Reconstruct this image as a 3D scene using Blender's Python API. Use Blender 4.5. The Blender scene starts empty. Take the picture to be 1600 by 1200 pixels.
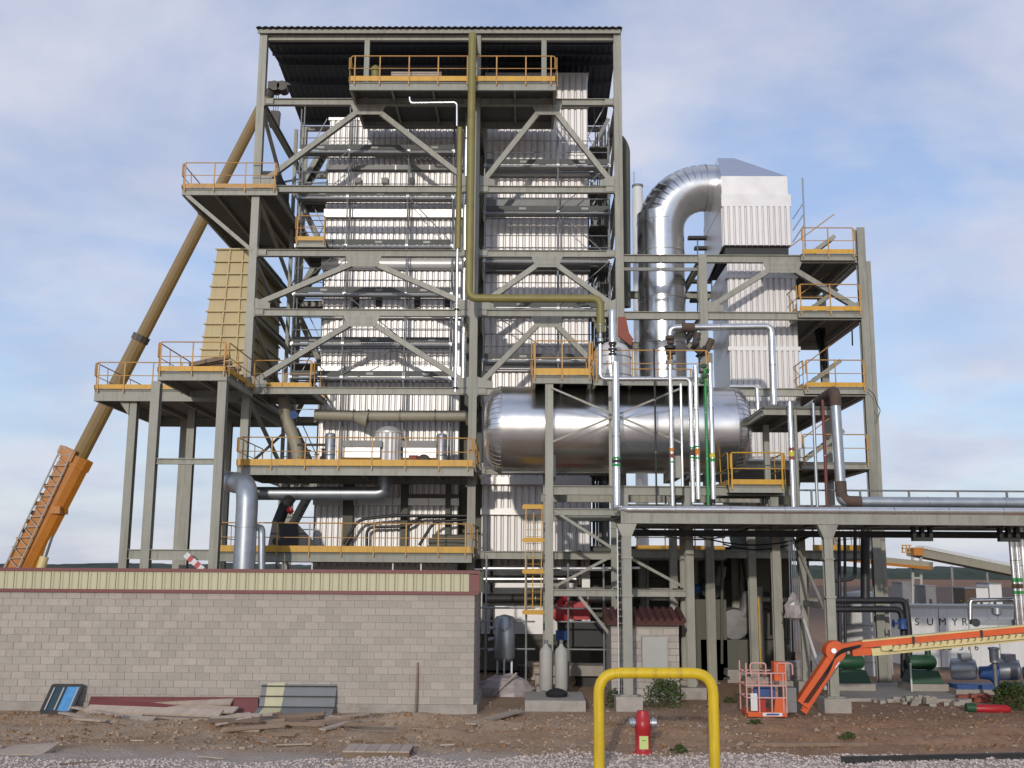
import bpy, math, random
from mathutils import Vector, Matrix, noise
random.seed(7)
V = Vector
R = math.radians
sc = bpy.context.scene
COL = sc.collection

# ------------------------------------------------------------------ camera
FPX, EYE = 1680.0, 3.9
_a, _p, _r = 20 / FPX, math.atan(293 / FPX), math.atan(.0065)
FW = V((-math.sin(_a) * math.cos(_p), math.cos(_a) * math.cos(_p), math.sin(_p)))
_R0 = V((math.cos(_a), math.sin(_a), 0)); _U0 = _R0.cross(FW)
RT = math.cos(_r) * _R0 + math.sin(_r) * _U0
UP = RT.cross(FW)
CAM = V((0, 0, EYE))
cam = bpy.data.cameras.new('camera')
cam.sensor_width = 36; cam.lens = 36 * FPX / 1600
cam.clip_start = .1; cam.clip_end = 6000
co = bpy.data.objects.new('camera', cam); COL.objects.link(co)
m = Matrix((RT, UP, -FW)).transposed().to_4x4(); m.translation = CAM
co.matrix_world = m
sc.camera = co

# ------------------------------------------------------------------ sky, sun, exposure
SUN_EL, SUN_AZ = R(13), R(9)          # sun behind the camera, to its left
wd = bpy.data.worlds.new('World'); sc.world = wd; wd.use_nodes = True
nt = wd.node_tree; nt.nodes.clear()
def N(t, **k):
    n = nt.nodes.new(t)
    for a, b in k.items(): setattr(n, a, b)
    return n
out = N('ShaderNodeOutputWorld'); bg = N('ShaderNodeBackground'); bg.inputs[1].default_value = .135
sky = N('ShaderNodeTexSky', sky_type='NISHITA', sun_disc=False)
sky.sun_elevation = SUN_EL; sky.sun_rotation = math.pi + SUN_AZ
sky.air_density = 1.15; sky.dust_density = .5; sky.ozone_density = 3.0
tc = N('ShaderNodeTexCoord'); sx = N('ShaderNodeSeparateXYZ')
nt.links.new(tc.outputs['Generated'], sx.inputs[0])
ad = N('ShaderNodeMath', operation='ADD'); ad.inputs[1].default_value = .22
mx = N('ShaderNodeMath', operation='MAXIMUM'); mx.inputs[1].default_value = .0
nt.links.new(sx.outputs[2], mx.inputs[0]); nt.links.new(mx.outputs[0], ad.inputs[0])
cx = N('ShaderNodeCombineXYZ')
for i in (0, 1):
    d = N('ShaderNodeMath', operation='DIVIDE')
    nt.links.new(sx.outputs[i], d.inputs[0]); nt.links.new(ad.outputs[0], d.inputs[1]); nt.links.new(d.outputs[0], cx.inputs[i])
n1 = N('ShaderNodeTexNoise'); n1.inputs['Scale'].default_value = 1.9; n1.inputs['Detail'].default_value = 9; n1.inputs['Roughness'].default_value = .56; n1.inputs['Distortion'].default_value = .35
mp = N('ShaderNodeMapping'); mp.inputs['Location'].default_value = (5.1, .6, 0); mp.inputs['Scale'].default_value = (1, .95, 1)
nt.links.new(cx.outputs[0], mp.inputs[0]); nt.links.new(mp.outputs[0], n1.inputs['Vector'])
rp = N('ShaderNodeValToRGB'); rp.color_ramp.elements[0].position = .36; rp.color_ramp.elements[1].position = .63
rp.color_ramp.elements[0].color = (.34, .34, .34, 1); rp.color_ramp.elements[1].color = (.9, .9, .9, 1)
nt.links.new(n1.outputs['Fac'], rp.inputs[0])
n2 = N('ShaderNodeTexNoise'); n2.inputs['Scale'].default_value = 3.1; n2.inputs['Detail'].default_value = 5
nt.links.new(mp.outputs[0], n2.inputs['Vector'])
rc = N('ShaderNodeValToRGB'); rc.color_ramp.elements[0].position = .34; rc.color_ramp.elements[1].position = .62
rc.color_ramp.elements[0].color = (4.4, 4.75, 6.0, 1); rc.color_ramp.elements[1].color = (5.6, 5.75, 6.6, 1)
nt.links.new(n2.outputs['Fac'], rc.inputs[0])
mixc = N('ShaderNodeMixRGB')
tint = N('ShaderNodeMixRGB', blend_type='MULTIPLY'); tint.inputs[0].default_value = 1; tint.inputs[2].default_value = (1.12, 1.2, 1.42, 1)
nt.links.new(sky.outputs[0], tint.inputs[1])
hz = N('ShaderNodeMapRange'); hz.inputs[1].default_value = .02; hz.inputs[2].default_value = .34; hz.inputs[3].default_value = .85; hz.inputs[4].default_value = 0
nt.links.new(sx.outputs[2], hz.inputs[0])
hm = N('ShaderNodeMath', operation='MAXIMUM'); nt.links.new(rp.outputs[0], hm.inputs[0]); nt.links.new(hz.outputs[0], hm.inputs[1])
nt.links.new(hm.outputs[0], mixc.inputs[0]); nt.links.new(tint.outputs[0], mixc.inputs[1]); nt.links.new(rc.outputs[0], mixc.inputs[2])
nt.links.new(mixc.outputs[0], bg.inputs[0]); nt.links.new(bg.outputs[0], out.inputs[0])
sl = bpy.data.lights.new('sun', 'SUN'); sl.energy = 2.0; sl.angle = R(1.2); sl.color = (1, .93, .84)
so = bpy.data.objects.new('sun', sl); COL.objects.link(so)
sdir = V((-math.sin(SUN_AZ) * math.cos(SUN_EL), -math.cos(SUN_AZ) * math.cos(SUN_EL), math.sin(SUN_EL)))
so.rotation_euler = sdir.to_track_quat('Z', 'Y').to_euler(); so.location = sdir * 80
vs = sc.view_settings; vs.view_transform = 'Standard'; vs.look = 'None'; vs.gamma = 1; vs.use_curve_mapping = False; vs.exposure = -.12

# ------------------------------------------------------------------ pixel -> world on a plane of known depth
def ray(x, y): return FW * FPX + RT * (x - 800) - UP * (y - 600)
def P(x, y, Y): d = ray(x, y); return CAM + d * (Y / d.y)
def G(x, y, z=0.0): d = ray(x, y); return CAM + d * ((z - EYE) / d.z)
def PX(x, Y, y=600): return P(x, y, Y).x
def PZ(y, Y, x=800): return P(x, y, Y).z

# ------------------------------------------------------------------ materials
MT = {}
def mat(name, col, rough=.6, metal=0., var=.18, scale=2.5, bump=0., bscale=30., rnd=.0, dirt=None, dirt_amt=.3, streak=False):
    mm = bpy.data.materials.new(name); mm.use_nodes = True; t = mm.node_tree; nd = t.nodes; L = t.links
    b = nd['Principled BSDF']; b.inputs['Roughness'].default_value = rough; b.inputs['Metallic'].default_value = metal
    tcn = nd.new('ShaderNodeTexCoord'); nz = nd.new('ShaderNodeTexNoise'); nz.inputs['Scale'].default_value = scale; nz.inputs['Detail'].default_value = 6; nz.inputs['Roughness'].default_value = .62
    L.new(tcn.outputs['Object'], nz.inputs['Vector'])
    mr = nd.new('ShaderNodeMapRange'); mr.inputs[1].default_value = .25; mr.inputs[2].default_value = .75
    mr.inputs[3].default_value = 1 - var; mr.inputs[4].default_value = 1 + var
    L.new(nz.outputs['Fac'], mr.inputs[0]); last = mr.outputs[0]
    if rnd:
        oi = nd.new('ShaderNodeObjectInfo'); m2 = nd.new('ShaderNodeMapRange'); m2.inputs[3].default_value = 1 - rnd; m2.inputs[4].default_value = 1 + rnd
        L.new(oi.outputs['Random'], m2.inputs[0]); mu = nd.new('ShaderNodeMath'); mu.operation = 'MULTIPLY'
        L.new(last, mu.inputs[0]); L.new(m2.outputs[0], mu.inputs[1]); last = mu.outputs[0]
    if name in ('block', 'roofblue'):
        gi = nd.new('ShaderNodeNewGeometry'); m4 = nd.new('ShaderNodeMapRange'); m4.inputs[3].default_value = 1 - rnd; m4.inputs[4].default_value = 1 + rnd; L.new(gi.outputs['Random Per Island'], m4.inputs[0]); mu = nd.new('ShaderNodeMath'); mu.operation = 'MULTIPLY'; L.new(last, mu.inputs[0]); L.new(m4.outputs[0], mu.inputs[1]); last = mu.outputs[0]
    vm = nd.new('ShaderNodeVectorMath'); vm.operation = 'SCALE'; vm.inputs[0].default_value = col[:3]
    L.new(last, vm.inputs['Scale']); cl = vm.outputs[0]
    if dirt:
        n3 = nd.new('ShaderNodeTexNoise'); n3.inputs['Scale'].default_value = 1.7 if not streak else 3.; n3.inputs['Detail'].default_value = 8; n3.inputs['Roughness'].default_value = .7
        if streak:
            mpn = nd.new('ShaderNodeMapping'); mpn.inputs['Scale'].default_value = (2.2, 2.2, .12)
            L.new(tcn.outputs['Object'], mpn.inputs[0]); L.new(mpn.outputs[0], n3.inputs['Vector'])
        else: L.new(tcn.outputs['Object'], n3.inputs['Vector'])
        r3 = nd.new('ShaderNodeMapRange'); r3.inputs[1].default_value = .48; r3.inputs[2].default_value = .72; r3.inputs[4].default_value = dirt_amt
        L.new(n3.outputs['Fac'], r3.inputs[0])
        mc = nd.new('ShaderNodeMixRGB'); L.new(r3.outputs[0], mc.inputs[0]); L.new(cl, mc.inputs[1]); mc.inputs[2].default_value = (*dirt, 1); cl = mc.outputs[0]
    L.new(cl, b.inputs['Base Color'])
    mr2 = nd.new('ShaderNodeMapRange'); mr2.inputs[3].default_value = max(.03, rough - .1); mr2.inputs[4].default_value = min(1, rough + .1)
    L.new(nz.outputs['Fac'], mr2.inputs[0]); L.new(mr2.outputs[0], b.inputs['Roughness'])
    if bump:
        nb = nd.new('ShaderNodeTexNoise'); nb.inputs['Scale'].default_value = bscale; nb.inputs['Detail'].default_value = 4
        L.new(tcn.outputs['Object'], nb.inputs['Vector']); bn = nd.new('ShaderNodeBump'); bn.inputs['Strength'].default_value = bump; bn.inputs['Distance'].default_value = .03
        L.new(nb.outputs['Fac'], bn.inputs['Height']); L.new(bn.outputs[0], b.inputs['Normal'])
    MT[name] = mm; return mm
GRIME = (.09, .075, .055); RUST = (.13, .055, .025)
mat('steel', (.30, .295, .245), .55, 0, .16, 1.6, rnd=.09, dirt=(.11, .085, .055), dirt_amt=.5, streak=True)
mat('grating', (.13, .135, .12), .7, .2, .2, 4, dirt=GRIME, dirt_amt=.4)
mat('toe', (.60, .32, .02), .5, 0, .12, 2, dirt=GRIME, dirt_amt=.35, streak=True)
mat('rail', (.50, .27, .07), .55, 0, .15, 2, dirt=RUST, dirt_amt=.4)
mat('alu', (.66, .64, .625), .45, .3, .07, 1.0, bump=.1, bscale=1.6, rnd=.03, dirt=(.6, .55, .5), dirt_amt=.35, streak=True)
mat('aluplain', (.66, .645, .63), .4, .3, .05, 1.5, bump=.08, bscale=2, rnd=.04, dirt=(.5, .47, .43), dirt_amt=.35)
mat('silver', (.74, .73, .71), .24, 1., .04, 1.0, bump=.035, bscale=1.2, dirt=(.5, .47, .44), dirt_amt=.3)
mat('hoodskytint', (.62, .66, .74), .22, 1., .05, 1.5)  # bare hood metal; the blue of the reflected sky is put into its colour
mat('silverpipe', (.74, .735, .72), .26, .95, .06, 2, bump=.05, bscale=5, dirt=(.4, .37, .34), dirt_amt=.35)
mat('seam', (.34, .33, .32), .45, .8, .1)
mat('galv', (.38, .41, .44), .45, .7, .16, 3, dirt=(.35, .36, .37), dirt_amt=.5)
mat('scaff', (.30, .31, .31), .5, .5, .15, 4, rnd=.08, dirt=RUST, dirt_amt=.25)
mat('scaffdeck', (.34, .33, .31), .6, .3, .2, 3, dirt=GRIME, dirt_amt=.4)
mat('toedark', (.105, .11, .105), .7, 0, .2, 3, dirt=GRIME, dirt_amt=.4)
mat('olive', (.225, .195, .058), .5, 0, .14, 1.5, dirt=(.16, .12, .05), dirt_amt=.5)
mat('cream', (.50, .40, .20), .55, 0, .08, 1.5, rnd=.04, dirt=(.3, .22, .1), dirt_amt=.4, streak=True)
mat('creamduct', (.33, .30, .22), .55, 0, .1, 1.5, dirt=(.25, .2, .13), dirt_amt=.4)
mat('panelcream', (.50, .47, .30), .5, 0, .06, 1, rnd=.05, dirt=(.33, .29, .19), dirt_amt=.3, streak=True)
mat('redtrim', (.16, .035, .034), .5, 0, .12, 2, dirt=(.14, .05, .04), dirt_amt=.4)
mat('block', (.42, .375, .325), .92, 0, .1, 1.1, bump=.5, bscale=50, rnd=.085, dirt=(.33, .305, .265), dirt_amt=.55)
mat('mortar', (.33, .305, .27), .95, 0, .12, 3, bump=.4)
mat('concrete', (.36, .33, .29), .9, 0, .18, 2, bump=.4, dirt=(.2, .15, .1), dirt_amt=.6)
mat('roofblue', (.052, .062, .075), .5, .2, .12, 1.5, rnd=.06)
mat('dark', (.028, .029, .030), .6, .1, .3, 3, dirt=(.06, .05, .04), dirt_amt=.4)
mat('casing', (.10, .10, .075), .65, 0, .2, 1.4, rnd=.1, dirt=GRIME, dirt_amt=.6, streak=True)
mat('blackpipe', (.022, .022, .026), .45, 0, .3, 3)
mat('rustpipe', (.085, .06, .045), .8, 0, .3, 5, dirt=RUST, dirt_amt=.6)
mat('red', (.42, .02, .025), .42, 0, .1, 2, dirt=(.2, .02, .02), dirt_amt=.3)
mat('redprimer', (.26, .07, .045), .7, 0, .15, 3)
mat('orange', (.66, .105, .02), .42, 0, .08, 2, dirt=(.3, .08, .03), dirt_amt=.35)
mat('liftcream', (.66, .56, .27), .5, 0, .08, 2, dirt=(.35, .27, .14), dirt_amt=.4)
mat('pinkrail', (.60, .33, .28), .6, 0, .15, 3, dirt=(.4, .12, .08), dirt_amt=.5)
mat('craneorange', (.46, .165, .012), .45, 0, .1, 1.2, dirt=(.25, .09, .02), dirt_amt=.5)
mat('cranedark', (.05, .04, .03), .5, .1, .2, 2)
mat('craneyellow', (.20, .125, .035), .5, 0, .12, 1.2, dirt=(.15, .1, .04), dirt_amt=.5)
mat('yellow', (.66, .45, .01), .48, 0, .12, 2.5, bump=.06, bscale=14, dirt=(.2, .13, .03), dirt_amt=.6, streak=True)
mat('green', (.02, .08, .035), .5, 0, .15, 3, dirt=(.03, .06, .03), dirt_amt=.5)
mat('greenbright', (.03, .26, .07), .5, 0, .1)
mat('bandorange', (.55, .2, .02), .5); mat('bandyellow', (.6, .5, .03), .5)
mat('blue', (.03, .08, .24), .5, 0, .2, 3); mat('bluefilm', (.08, .28, .55), .35, 0, .2, 6)
mat('white', (.66, .66, .64), .55, 0, .06, 1.5, dirt=(.45, .43, .38), dirt_amt=.45, streak=True)
mat('offwhite', (.40, .395, .36), .6, 0, .08, 2, dirt=(.35, .31, .25), dirt_amt=.4)
mat('ink', (.01, .02, .022), .6, 0, .1)
mat('wood', (.44, .36, .29), .85, 0, .18, 3, bump=.3, bscale=20, rnd=.14, dirt=(.28, .21, .15), dirt_amt=.5)
mat('woodold', (.27, .19, .13), .9, 0, .25, 3, bump=.3, rnd=.3, dirt=(.12, .08, .055), dirt_amt=.6)
mat('graypanel', (.17, .18, .185), .6, .0, .08, 2, rnd=.05, dirt=(.3, .25, .2), dirt_amt=.25)
mat('rubber', (.015, .015, .015), .85, 0, .2)
mat('tile', (.085, .028, .025), .8, 0, .2, 4, rnd=.15)
mat('stone', (.54, .46, .41), .95, 0, .4, 9)
mat('plastic', (.36, .32, .31), .35, 0, .2, 5)
mat('leaf', (.06, .09, .028), .95, 0, .5, 3); mat('leaflight', (.16, .24, .03), .7, 0, .3, 1)
mat('stem', (.10, .08, .04), .9)
mat('gray', (.2, .2, .195), .55, .2, .15, 3, dirt=GRIME, dirt_amt=.4)
mat('label', (.52, .62, .22), .6, 0, .05)
mat('glass', (.03, .06, .08), .08, 0, .1)
mat('hillwood', (.028, .044, .024), .95, 0, .4, .12)

# ------------------------------------------------------------------ mesh builder
class MB:
    def __init__(s): s.v = []; s.f = []
    def add(s, vs, fs):
        n = len(s.v); s.v += [V(q) for q in vs]; s.f += [tuple(i + n for i in q) for q in fs]; return s
    def box(s, x0, y0, z0, x1, y1, z1):
        x0, x1 = min(x0, x1), max(x0, x1); y0, y1 = min(y0, y1), max(y0, y1); z0, z1 = min(z0, z1), max(z0, z1)
        return s.add([(x0, y0, z0), (x1, y0, z0), (x1, y1, z0), (x0, y1, z0), (x0, y0, z1), (x1, y0, z1), (x1, y1, z1), (x0, y1, z1)],
                     [(3, 2, 1, 0), (4, 5, 6, 7), (0, 1, 5, 4), (1, 2, 6, 5), (2, 3, 7, 6), (3, 0, 4, 7)])
    def _ax(s, a, b, up):
        d = (b - a).normalized(); u = V(up)
        if abs(d.dot(u)) > .98: u = V((0, 1, 0)) if abs(d.y) < .9 else V((1, 0, 0))
        w = d.cross(u).normalized(); u = w.cross(d).normalized(); return d, w, u
    def loft(s, a, b, prof, up=(0, 0, 1), prof2=None):
        a = V(a); b = V(b); d, w, u = s._ax(a, b, up); n = len(prof); prof2 = prof2 or prof
        vs = [a + w * p[0] + u * p[1] for p in prof] + [b + w * p[0] + u * p[1] for p in prof2]
        fs = [(i, (i + 1) % n, n + (i + 1) % n, n + i) for i in range(n)] + [tuple(range(n - 1, -1, -1)), tuple(range(n, 2 * n))]
        return s.add(vs, fs)
    def bar(s, a, b, w, h, up=(0, 0, 1), w2=None, h2=None):
        q = lambda w, h: [(-w / 2, -h / 2), (w / 2, -h / 2), (w / 2, h / 2), (-w / 2, h / 2)]
        return s.loft(a, b, q(w, h), up, q(w2 or w, h2 or h))
    def ibar(s, a, b, w, h, up=(0, 0, 1), t=.03):
        W = w / 2; Hh = h / 2; k = t / 2
        pr = [(-W, -Hh), (W, -Hh), (W, -Hh + t), (k, -Hh + t), (k, Hh - t), (W, Hh - t), (W, Hh), (-W, Hh), (-W, Hh - t), (-k, Hh - t), (-k, -Hh + t), (-W, -Hh + t)]
        return s.loft(a, b, pr, up)
    def cyl(s, a, b, r, r2=None, n=14): 
        r2 = r if r2 is None else r2
        c = lambda r: [(r * math.cos(i * 2 * math.pi / n), r * math.sin(i * 2 * math.pi / n)) for i in range(n)]
        return s.loft(a, b, c(max(r, 1e-4)), (0, 0, 1), c(max(r2, 1e-4)))
    def path(s, pts, bend):
        pts = [V(p) for p in pts]; o = [pts[0]]
        for i in range(1, len(pts) - 1):
            a, b, c = pts[i - 1], pts[i], pts[i + 1]; d1 = (a - b); d2 = (c - b)
            k = min(bend, d1.length * .49, d2.length * .49); p0 = b + d1.normalized() * k; p1 = b + d2.normalized() * k
            ns = 6
            for j in range(ns + 1):
                t = j / ns; o.append(p0 * (1 - t) ** 2 + b * 2 * t * (1 - t) + p1 * t * t)
        o.append(pts[-1]); return o
    def tube(s, pts, r, bend=None, n=12, closed=False):
        pts = s.path(pts, bend) if bend else [V(p) for p in pts]
        m_ = len(pts); tn = []
        for i in range(m_):
            a = pts[max(i - 1, 0)]; b = pts[min(i + 1, m_ - 1)]; tn.append((b - a).normalized())
        u = V((0, 0, 1)) if abs(tn[0].z) < .9 else V((0, 1, 0))
        vs = []
        for i in range(m_):
            u = (u - tn[i] * u.dot(tn[i])).normalized(); w = tn[i].cross(u)
            rr = r[i] if isinstance(r, (list, tuple)) else r
            vs += [pts[i] + (u * math.cos(k * 2 * math.pi / n) + w * math.sin(k * 2 * math.pi / n)) * rr for k in range(n)]
        fs = [(i * n + k, i * n + (k + 1) % n, (i + 1) * n + (k + 1) % n, (i + 1) * n + k) for i in range(m_ - 1) for k in range(n)]
        fs += [tuple(range(n - 1, -1, -1)), tuple(range((m_ - 1) * n, m_ * n))]
        return s.add(vs, fs)
    def lathe(s, prof, base, axis=(0, 0, 1), n=24):
        base = V(base); ax = V(axis).normalized(); u = V((0, 1, 0)) if abs(ax.y) < .9 else V((1, 0, 0)); u = (u - ax * u.dot(ax)).normalized(); w = ax.cross(u)
        vs = []; m_ = len(prof)
        for r, h in prof:
            vs += [base + ax * h + (u * math.cos(k * 2 * math.pi / n) + w * math.sin(k * 2 * math.pi / n)) * max(r, 1e-4) for k in range(n)]
        fs = [(i * n + k, i * n + (k + 1) % n, (i + 1) * n + (k + 1) % n, (i + 1) * n + k) for i in range(m_ - 1) for k in range(n)]
        fs += [tuple(range(n - 1, -1, -1)), tuple(range((m_ - 1) * n, m_ * n))]
        return s.add(vs, fs)
    def prism(s, pts, ex):
        pts = [V(p) for p in pts]; ex = V(ex); n = len(pts)
        return s.add(pts + [p + ex for p in pts], [tuple(range(n - 1, -1, -1)), tuple(range(n, 2 * n))] + [(i, (i + 1) % n, n + (i + 1) % n, n + i) for i in range(n)])
    def hexa(s, q8): return s.add(q8, [(3, 2, 1, 0), (4, 5, 6, 7), (0, 1, 5, 4), (1, 2, 6, 5), (2, 3, 7, 6), (3, 0, 4, 7)])
    def build(s, name, material, parent=None, smooth=False, label=None, cat=None, group=None, kind=None):
        if parent is not None: org = parent['_w'] if '_w' in parent else (0, 0, 0); org = V(org)
        else:
            xs = [q.x for q in s.v]; ys = [q.y for q in s.v]; org = V(((min(xs) + max(xs)) / 2, (min(ys) + max(ys)) / 2, min(q.z for q in s.v)))
        me = bpy.data.meshes.new(name); me.from_pydata([q - org for q in s.v], [], s.f); 
        me.materials.append(MT[material]); me.validate()
        import bmesh
        bm = bmesh.new(); bm.from_mesh(me); bmesh.ops.recalc_face_normals(bm, faces=bm.faces); bm.to_mesh(me); bm.free()
        if smooth:
            me.polygons.foreach_set('use_smooth', [True] * len(me.polygons)); me.set_sharp_from_angle(angle=R(40))
        o = bpy.data.objects.new(name, me); COL.objects.link(o)
        if parent is not None: o.parent = parent
        else: o.location = org
        o['_w'] = tuple(org)
        return tag(o, label, cat, group, kind)
def tag(o, label=None, cat=None, group=None, kind=None):
    if label: o['label'] = label
    if cat: o['category'] = cat
    if group: o['group'] = group
    if kind: o['kind'] = kind
    return o
def thing(name, label, cat, loc, group=None):
    o = bpy.data.objects.new(name, None); COL.objects.link(o); o.location = V(loc); o['_w'] = tuple(V(loc)); o.empty_display_size = .3
    return tag(o, label, cat, group)
def part(name, material, parent, mesh_src, loc, scale=(1, 1, 1)):
    o = bpy.data.objects.new(name, mesh_src); COL.objects.link(o); o.parent = parent
    o.location = V(loc) - V(parent['_w']); o.scale = scale; o['_w'] = tuple(V(loc)); return o
def mesh_of(mb, material, name='piece', smooth=False):
    o = mb.build(name, material, smooth=smooth); return o     # caller removes the object
def raw_mesh(mb, material, name):
    me = bpy.data.meshes.new(name); me.from_pydata(mb.v, [], mb.f); me.materials.append(MT[material]); me.validate()
    import bmesh
    bm = bmesh.new(); bm.from_mesh(me); bmesh.ops.recalc_face_normals(bm, faces=bm.faces); bm.to_mesh(me); bm.free(); return me

mat('pebble', (.33, .25, .19), .95, 0, .45, 5)
mat('hutblock', (.43, .385, .34), .9, 0, .1, 2, rnd=.1, bump=.3, dirt=(.3, .26, .22), dirt_amt=.4)
for k_ in ('leaf', 'leaflight', 'stone', 'pebble', 'block'): MT[k_].node_tree.nodes['Principled BSDF'].inputs['Specular IOR Level'].default_value = .1
mat('clod', (.27, .165, .095), .97, 0, .5, 1.5)
mat('clodpale', (.37, .28, .20), .97, 0, .45, 2)
for k_ in ('clod', 'clodpale'): MT[k_].node_tree.nodes['Principled BSDF'].inputs['Specular IOR Level'].default_value = .1

# ================================================================== THE SETTING
def gz(x, y):                                     # ground height: ruts and lumps between the camera and the plant
    fade = max(0, min(1, (y - 17) / 2)) * max(0, min(1, (31.5 - y) / 1.5)) * max(0, min(1, (x + 21) / 2)) * max(0, min(1, (25 - x) / 2))
    n = noise.noise(V((x * .55, y * .8, .3))) * .06 + noise.noise(V((x * 1.9, y * 2.3, 4))) * .05 + noise.noise(V((x * 6, y * 6, 9))) * .024 + noise.noise(V((x * 13, y * 13, 2))) * .008
    n += .22 * math.exp(-((y - 27.0 - .35 * math.sin(x * .5)) / .35) ** 2) * (.5 + .8 * noise.noise(V((x * .8, 3, 1))))
    n += .12 * math.exp(-((y - 28.4 - .3 * math.sin(x * .37 + 2)) / .25) ** 2) * (.6 + .8 * noise.noise(V((x * .9, 8, 1))))
    n += .26 * math.exp(-((x + 2.6) / 1.3) ** 2 - ((y - 28.6) / .55) ** 2) + .18 * math.exp(-((x + 6.8) / 1.8) ** 2 - ((y - 27.6) / .4) ** 2) + .16 * math.exp(-((x + 11.5) / 2.2) ** 2 - ((y - 28.2) / .5) ** 2)
    for c_ in (26.0, 29.3): n -= .06 * math.exp(-((y - c_ - .012 * x) / .16) ** 2) * (.3 if x < 0 else 1)
    return n * fade
def make_ground():
    xs = [-2500, -900, -300, -110, -45, -22] + [-22 + .13 * i for i in range(1, 370)] + [27, 48, 110, 300, 900, 2500]
    ys = [-300, -60, 0, 10, 16] + [16 + .12 * i for i in range(1, 134)] + [33, 36, 42, 50, 70, 110, 200, 400, 900, 2000, 4500]
    vs = [(x, y, gz(x, y)) for y in ys for x in xs]; w = len(xs)
    fs = [(j * w + i, j * w + i + 1, (j + 1) * w + i + 1, (j + 1) * w + i) for j in range(len(ys) - 1) for i in range(w - 1)]
    me = bpy.data.meshes.new('ground'); me.from_pydata(vs, [], fs)
    me.polygons.foreach_set('use_smooth', [True] * len(fs))
    g = bpy.data.objects.new('ground', me); COL.objects.link(g); g['kind'] = 'structure'
    mm = bpy.data.materials.new('earth'); mm.use_nodes = True; t = mm.node_tree; nd = t.nodes; L = t.links; b = nd['Principled BSDF']; b.inputs['Roughness'].default_value = .95
    tcn = nd.new('ShaderNodeTexCoord')
    def nz(sc_, det=8, ro=.65, loc=0):
        n = nd.new('ShaderNodeTexNoise'); n.inputs['Scale'].default_value = sc_; n.inputs['Detail'].default_value = det; n.inputs['Roughness'].default_value = ro
        mp_ = nd.new('ShaderNodeMapping'); mp_.inputs['Location'].default_value = (loc, loc, 0); L.new(tcn.outputs['Object'], mp_.inputs[0]); L.new(mp_.outputs[0], n.inputs['Vector']); return n.outputs['Fac']
    def ramp(f, p0, c0, p1, c1):
        r = nd.new('ShaderNodeValToRGB'); e = r.color_ramp.elements; e[0].position = p0; e[1].position = p1; e[0].color = (*c0, 1); e[1].color = (*c1, 1); L.new(f, r.inputs[0]); return r.outputs[0]
    def mixn(f, a, b_):
        m_ = nd.new('ShaderNodeMixRGB'); L.new(f, m_.inputs[0]); L.new(a, m_.inputs[1]); L.new(b_, m_.inputs[2]); return m_.outputs[0]
    soil = ramp(nz(.55), .35, (.36, .215, .11), .65, (.56, .42, .29))
    fine = ramp(nz(7, 8, .75, 5), .3, (.29, .18, .10), .7, (.60, .49, .375))
    c = mixn(ramp(nz(2.2, 6, .6, 9), .35, (.25,) * 3, .7, (.65,) * 3), soil, fine)
    # red earth towards the right
    sp = nd.new('ShaderNodeSeparateXYZ'); L.new(tcn.outputs['Object'], sp.inputs[0])
    mrx = nd.new('ShaderNodeMapRange'); mrx.inputs[1].default_value = -3; mrx.inputs[2].default_value = 7; mrx.inputs[4].default_value = .75; L.new(sp.outputs[0], mrx.inputs[0])
    rede = ramp(nz(2.6, 8, .7, 2), .35, (.26, .12, .06), .68, (.46, .26, .145))
    c = mixn(mrx.outputs[0], c, rede)
    # pale gravel bed near the camera
    ng = nd.new('ShaderNodeMath'); ng.operation = 'MULTIPLY_ADD'; ng.inputs[1].default_value = 2.2; L.new(nz(.45, 6, .6, 3), ng.inputs[0]); L.new(sp.outputs[1], ng.inputs[2])
    mg = nd.new('ShaderNodeMapRange'); mg.inputs[1].default_value = 25.7; mg.inputs[2].default_value = 25.0; mg.inputs[4].default_value = .9; L.new(ng.outputs[0], mg.inputs[0])
    grav = ramp(nz(16, 6, .8, 1), .32, (.33, .25, .20), .62, (.64, .55, .49))
    c = mixn(mg.outputs[0], c, grav)
    # ploughed dark field, then orange earth far away
    mf = nd.new('ShaderNodeMapRange'); mf.inputs[1].default_value = 60; mf.inputs[2].default_value = 110; L.new(sp.outputs[1], mf.inputs[0])
    far = ramp(nz(.03, 4, .5), .35, (.085, .05, .035), .65, (.13, .075, .05)); c = mixn(mf.outputs[0], c, far)
    mo = nd.new('ShaderNodeMapRange'); mo.inputs[1].default_value = 330; mo.inputs[2].default_value = 380; L.new(sp.outputs[1], mo.inputs[0])
    of = ramp(nz(.02, 4, .5), .3, (.20, .085, .035), .7, (.27, .13, .06)); c = mixn(mo.outputs[0], c, of)
    L.new(c, b.inputs['Base Color'])
    bn = nd.new('ShaderNodeBump'); bn.inputs['Strength'].default_value = 1.; bn.inputs['Distance'].default_value = .09; L.new(nz(14, 8, .75, 7), bn.inputs['Height']); L.new(bn.outputs[0], b.inputs['Normal'])
    me.materials.append(mm)
make_ground()
def hills():
    mb = MB(); nx = 700; rows = [(820, 0), (850, .55), (900, .85), (980, 1.)]; vs = []
    for r, (y, k) in enumerate(rows):
        for i in range(nx + 1):
            x = -1500 + 3000 * i / nx
            h = 9 + 6 * noise.noise(V((x * .003, 1, 0))) + 4 * noise.noise(V((x * .012, 5, 0)))
            h = max(h, 2) * k + (1.6 * noise.noise(V((x * .09, y, 3))) + 1.1 * noise.noise(V((x * .24, y, 7)))) * (k > 0)
            vs.append((x, y + 6 * noise.noise(V((x * .05, y * .1, 0))), h))
    mb.add(vs, [(j * (nx + 1) + i, j * (nx + 1) + i + 1, (j + 1) * (nx + 1) + i + 1, (j + 1) * (nx + 1) + i) for j in range(3) for i in range(nx)])
    o = mb.build('hills', 'hillwood', kind='structure')
hills()
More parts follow.
